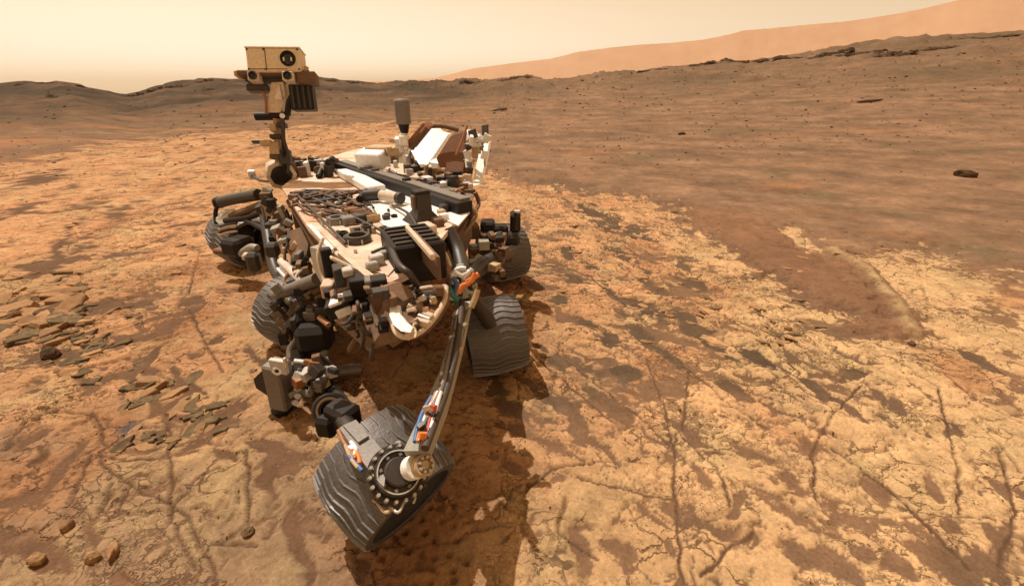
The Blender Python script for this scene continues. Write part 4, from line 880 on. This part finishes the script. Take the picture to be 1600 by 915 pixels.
rock('rock', 'long pale finger shaped rock lying at bottom left beside a dark sand pocket', 'rock', 176, 866, 46, .38, 20, -58, PLATE_M, 2)
rock('rock', 'short pale block just left of the finger shaped rock at bottom left', 'rock', 148, 872, 24, .8, 22, 20, PLATE_M, 3)
rock('rock', 'upright pale chip standing on the sand above the bottom left rocks', 'rock', 105, 826, 22, .7, 24, 70, PLATE_M, 4)
rock('rock', 'round split tan cobble on the dark sand patch in the bottom left corner', 'rock', 60, 876, 28, .9, 24, 15, PLATE_M, 5)
rock('rock', 'small white grey stone in a dark hole left of the front wheel', 'rock', 388, 834, 20, .9, 18, 40, GREY_M, 6)
rock('rock', 'dark brown rounded rock in the hollow between the tilted plates at left', 'rock', 78, 556, 30, .8, 22, 0, DARK_M, 7)
rock('rock', 'bright pale stone at the edge of the broken plates right of centre', 'rock', 1230, 516, 14, .6, 9, -40, PLATE_M, 8)
rock('rock', 'small dark rock alone on the bright bedrock below the sand ridge', 'rock', 1424, 538, 13, .8, 9, 0, DARK_M, 9)
rock('rock', 'low dark rock on the brown plain right of the rover antenna', 'rock', 1065, 213, 14, .5, 5, 20, DARK_M, 10)
rock('rock', 'thin dark slab edge on the plain behind the rover', 'rock', 780, 174, 30, .3, 4, 0, DARK_M, 11)
rock('rock', 'flat dark slab stretching across the plain at upper right', 'rock', 1358, 163, 40, .3, 4, -12, DARK_M, 12)
def outcrop(label, u, v, wpx, hpx, seed, group):      # a row of broken ledges on the skyline
    p = G(u, v+2); k = mpp(p); r = np.random.default_rng(seed); mb = MB(); d = unit(np.array([p[1], -p[0], 0])); e = np.array([-d[1], d[0], 0])
    for i in range(int(wpx/4)+3):
        t = r.uniform(-.5,.5); c = d*t*wpx*k+e*r.uniform(-.6,.6)*hpx*k; hh = hpx*k*r.uniform(.25,.6)*(1-1.5*t*t); rw = r.uniform(3,9)*k; n = 7
        base = np.array([p[0], p[1], 0])+c; z0 = height_at(base[0], base[1])-.25*hh
        ring = [(math.cos(a)*rw*r.uniform(.6,1.2)*d+math.sin(a)*rw*.6*r.uniform(.6,1.2)*e) for a in np.linspace(0, 2*math.pi, n, endpoint=False)]
        lo = [base+q*1.25+EZ*z0 for q in ring]; hi = [base+q*.8+EZ*(z0+hh*r.uniform(.7,1.15)) for q in ring]
        mb.add(lo+hi, [(j, (j+1)%n, n+(j+1)%n, n+j) for j in range(n)]+[tuple(range(n, 2*n))])
    return tag(mb.build('rock_outcrop', DARK_M), label, 'outcrop', group)
OUTC = [(1160,95,66,9,'widest dark ledge on the ridge below the middle of the hazy rim'),(1225,90,40,7,'short dark ledge just right of the widest ridge ledge'),(1300,84,50,10,'jagged dark ledge on the ridge between the widest ledge and the twin ledges'),(1345,82,60,9,'left of the twin dark ledges near the right end of the ridge'),(1400,84,46,9,'right of the twin dark ledges near the right end of the ridge'),(1465,76,44,6,'thin dark ledge past the twin ledges towards the right edge'),(1545,58,60,5,'faint low ledge on the ridge at the right edge of the photo'),(1090,101,50,6,'low ledge on the ridge left of the widest ledge'),(1020,108,44,5,'thin ledge on the ridge above the empty brown plain'),(805,121,50,6,'dark cap on the small rise where the hazy rim meets the ridge'),(735,126,34,5,'small dark cap on the skyline right of the upright grey antenna')]
for i, (u, v, a, b, l) in enumerate(OUTC): outcrop('dark outcrop, '+l, u, v+2, a, b, 30+i, 'outcrops along the ridge')
for i, (u, v, a, b, l) in enumerate([(100,131,64,12,'highest dark cap on the left skyline'),(188,150,60,8,'dark ledge in the saddle of the left hills'),(262,133,60,8,'ledge on the slope rising right of the saddle'),(335,124,80,7,'dark ledge on the hill crest left of the camera head'),(30,133,80,6,'long low ledge at the left edge skyline'),(545,127,60,6,'low ledge on the skyline right of the camera head'),(100,147,44,6,'dark band just below the highest cap of the left hills'),(325,140,26,5,'small dark knob on the hillside left of the camera bar'),(145,141,40,7,'dark ledge on the slope falling to the saddle')]): outcrop('dark outcrop, '+l, u, v+2, a, b, 60+i, 'outcrops on the left hills')
# tilted bedrock plates: pieces of the ground
plates = []
for s in range(14):
    r = np.random.default_rng(400+s); n = 11; th = np.sort((np.arange(n)+r.uniform(-.35,.35,n))/n*2*math.pi); rad = 1+.22*r.normal(size=n)
    t = [(math.cos(a)*q, .55*math.sin(a)*q) for a, q in zip(th, rad)]
    V = [(x*1.06, y*1.06, -.9) for x, y in t]+[(x, y, .25+.15*r.normal()*.4) for x, y in t]+[(x*.86, y*.86, .42) for x, y in t]
    fs = [(i, (i+1)%n, n+(i+1)%n, n+i) for i in range(n)]+[(n+i, n+(i+1)%n, 2*n+(i+1)%n, 2*n+i) for i in range(n)]+[tuple(range(2*n, 3*n))]
    me = bpy.data.meshes.new('rock_plate'); me.from_pydata(V, [], fs); me.materials.append((GREY_M if s%7 == 3 else PLATE_M)); me.update(); plates.append(me)
gplates = []
for q in plates[:7]:
    g = q.copy(); g.name = 'rock_plate'; g.materials[0] = GREY_M; gplates.append(g)
SPOTS = [(50,478,60,24,26,2.0,.30),(30,512,40,20,18,1.9,.30),(96,508,40,24,16,2.1,.34),(110,545,60,22,26,1.0,.3),(170,510,50,40,24,.9,.25),(60,440,70,16,16,.9,.2),(250,620,60,30,22,1.2,.28),(340,655,50,24,18,1.3,.28),(230,685,40,16,12,1.0,.25),(160,570,70,40,20,.8,.2),(230,380,120,50,20,.6,.2),(940,400,130,80,70,.62,.16),(1120,480,140,60,54,.62,.16),(1240,515,50,20,10,1.0,.3),(880,570,70,60,12,.6,.15),(1320,400,80,12,6,.6,.1)]
for (u, v, su, sv, cnt, big, tl) in SPOTS:
    for i in range(cnt):
        uu = u+su*rnd.uniform(-1,1); vv = v+sv*rnd.uniform(-1,1); p = W(uu, vv); k = mpp(p)
        L_ = (7+12*rnd.random()**2)*k*big
        o = bpy.data.objects.new('rock_plate', rnd.choice(gplates if (u < 400 and v > 500 and rnd.random() < .6) else plates)); COL.objects.link(o); o.parent = ground
        th_ = L_*rnd.uniform(.12,.26)
        o.location = (p[0], p[1], height_at(p[0], p[1])+.003+.3*th_*(tl > .3)); o.scale = (L_, L_*rnd.uniform(.7,1.2), th_)
        o.rotation_euler = (rnd.uniform(-tl,tl), rnd.uniform(-tl,tl), (math.radians(rnd.choice((38,38,-20,80))) if u < 700 else math.radians(-38))+rnd.gauss(0,.35))
# pebbles: nobody could count them
pm = rock_mesh('pebbles_seed', 1, 1, .7, 900, m=PLATE_M, n=1); pv_ = np.array([v.co for v in pm.vertices]); pf = [tuple(p.vertices) for p in pm.polygons]
def pebble_field(name, n, m, sampler, smin, smax):
    V = []; Fc = []
    for i in range(n):
        p = sampler(); s_ = smin*(smax/smin)**(rnd.random()**2.2)*mpp(p); R_ = np.array(Matrix.Rotation(rnd.uniform(0,6.28), 3, 'Z')); o_ = len(V)
        q = (pv_*np.array([s_, s_*rnd.uniform(.5,1), s_*rnd.uniform(.5,.9)]))@R_.T+np.array([p[0], p[1], height_at(p[0], p[1])+.1*s_]); V += [tuple(a) for a in q]; Fc += [tuple(a+o_ for a in f) for f in pf]
    me = bpy.data.meshes.new(name); me.from_pydata(V, [], Fc); me.materials.append(m); me.update(); o = bpy.data.objects.new(name, me); COL.objects.link(o); tag(o, kind='stuff'); return o
def s_near():
    while True:
        u = rnd.uniform(-60, 1660); v = rnd.uniform(240, 930); p = W(u, v)
        if rnd.random() < .35+.65*float(fbm(np.array([p[0]*.9]), np.array([p[1]*.9]), 3, 501)[0] > .05): return p
def s_far():
    u = rnd.uniform(-60, 1660); hz = np.interp(u, [q[0] for q in HZ], [q[1] for q in HZ]); return G(u, hz+6+150*rnd.random()**1.3)
pebble_field('pebbles', 4200, PLATE_M, s_near, .5, 3.2)
pebble_field('dark_pebbles', 1800, DARK_M, s_near, .5, 2.2)
pebble_field('distant_stones', 2600, DARK_M, s_far, .4, 3.4)
pebble_field('distant_tan_stones', 1900, GREY_M, s_far, .4, 3.4)
# ------------------------------------------------------------------ dusty air
hz_ = MB().box((0,0,44), (2100,2100,212), None, .01).build('haze', bpy.data.materials.new('dusty_air')); tag(hz_, kind='stuff')
hm_ = hz_.data.materials[0]; hm_.use_nodes = True; t_ = hm_.node_tree; t_.nodes.clear()
pv2 = t_.nodes.new('ShaderNodeVolumePrincipled'); pv2.inputs['Color'].default_value = (1, .80, .60, 1); pv2.inputs['Density'].default_value = .00045; pv2.inputs['Anisotropy'].default_value = .55
ho = t_.nodes.new('ShaderNodeOutputMaterial'); t_.links.new(pv2.outputs[0], ho.inputs['Volume'])
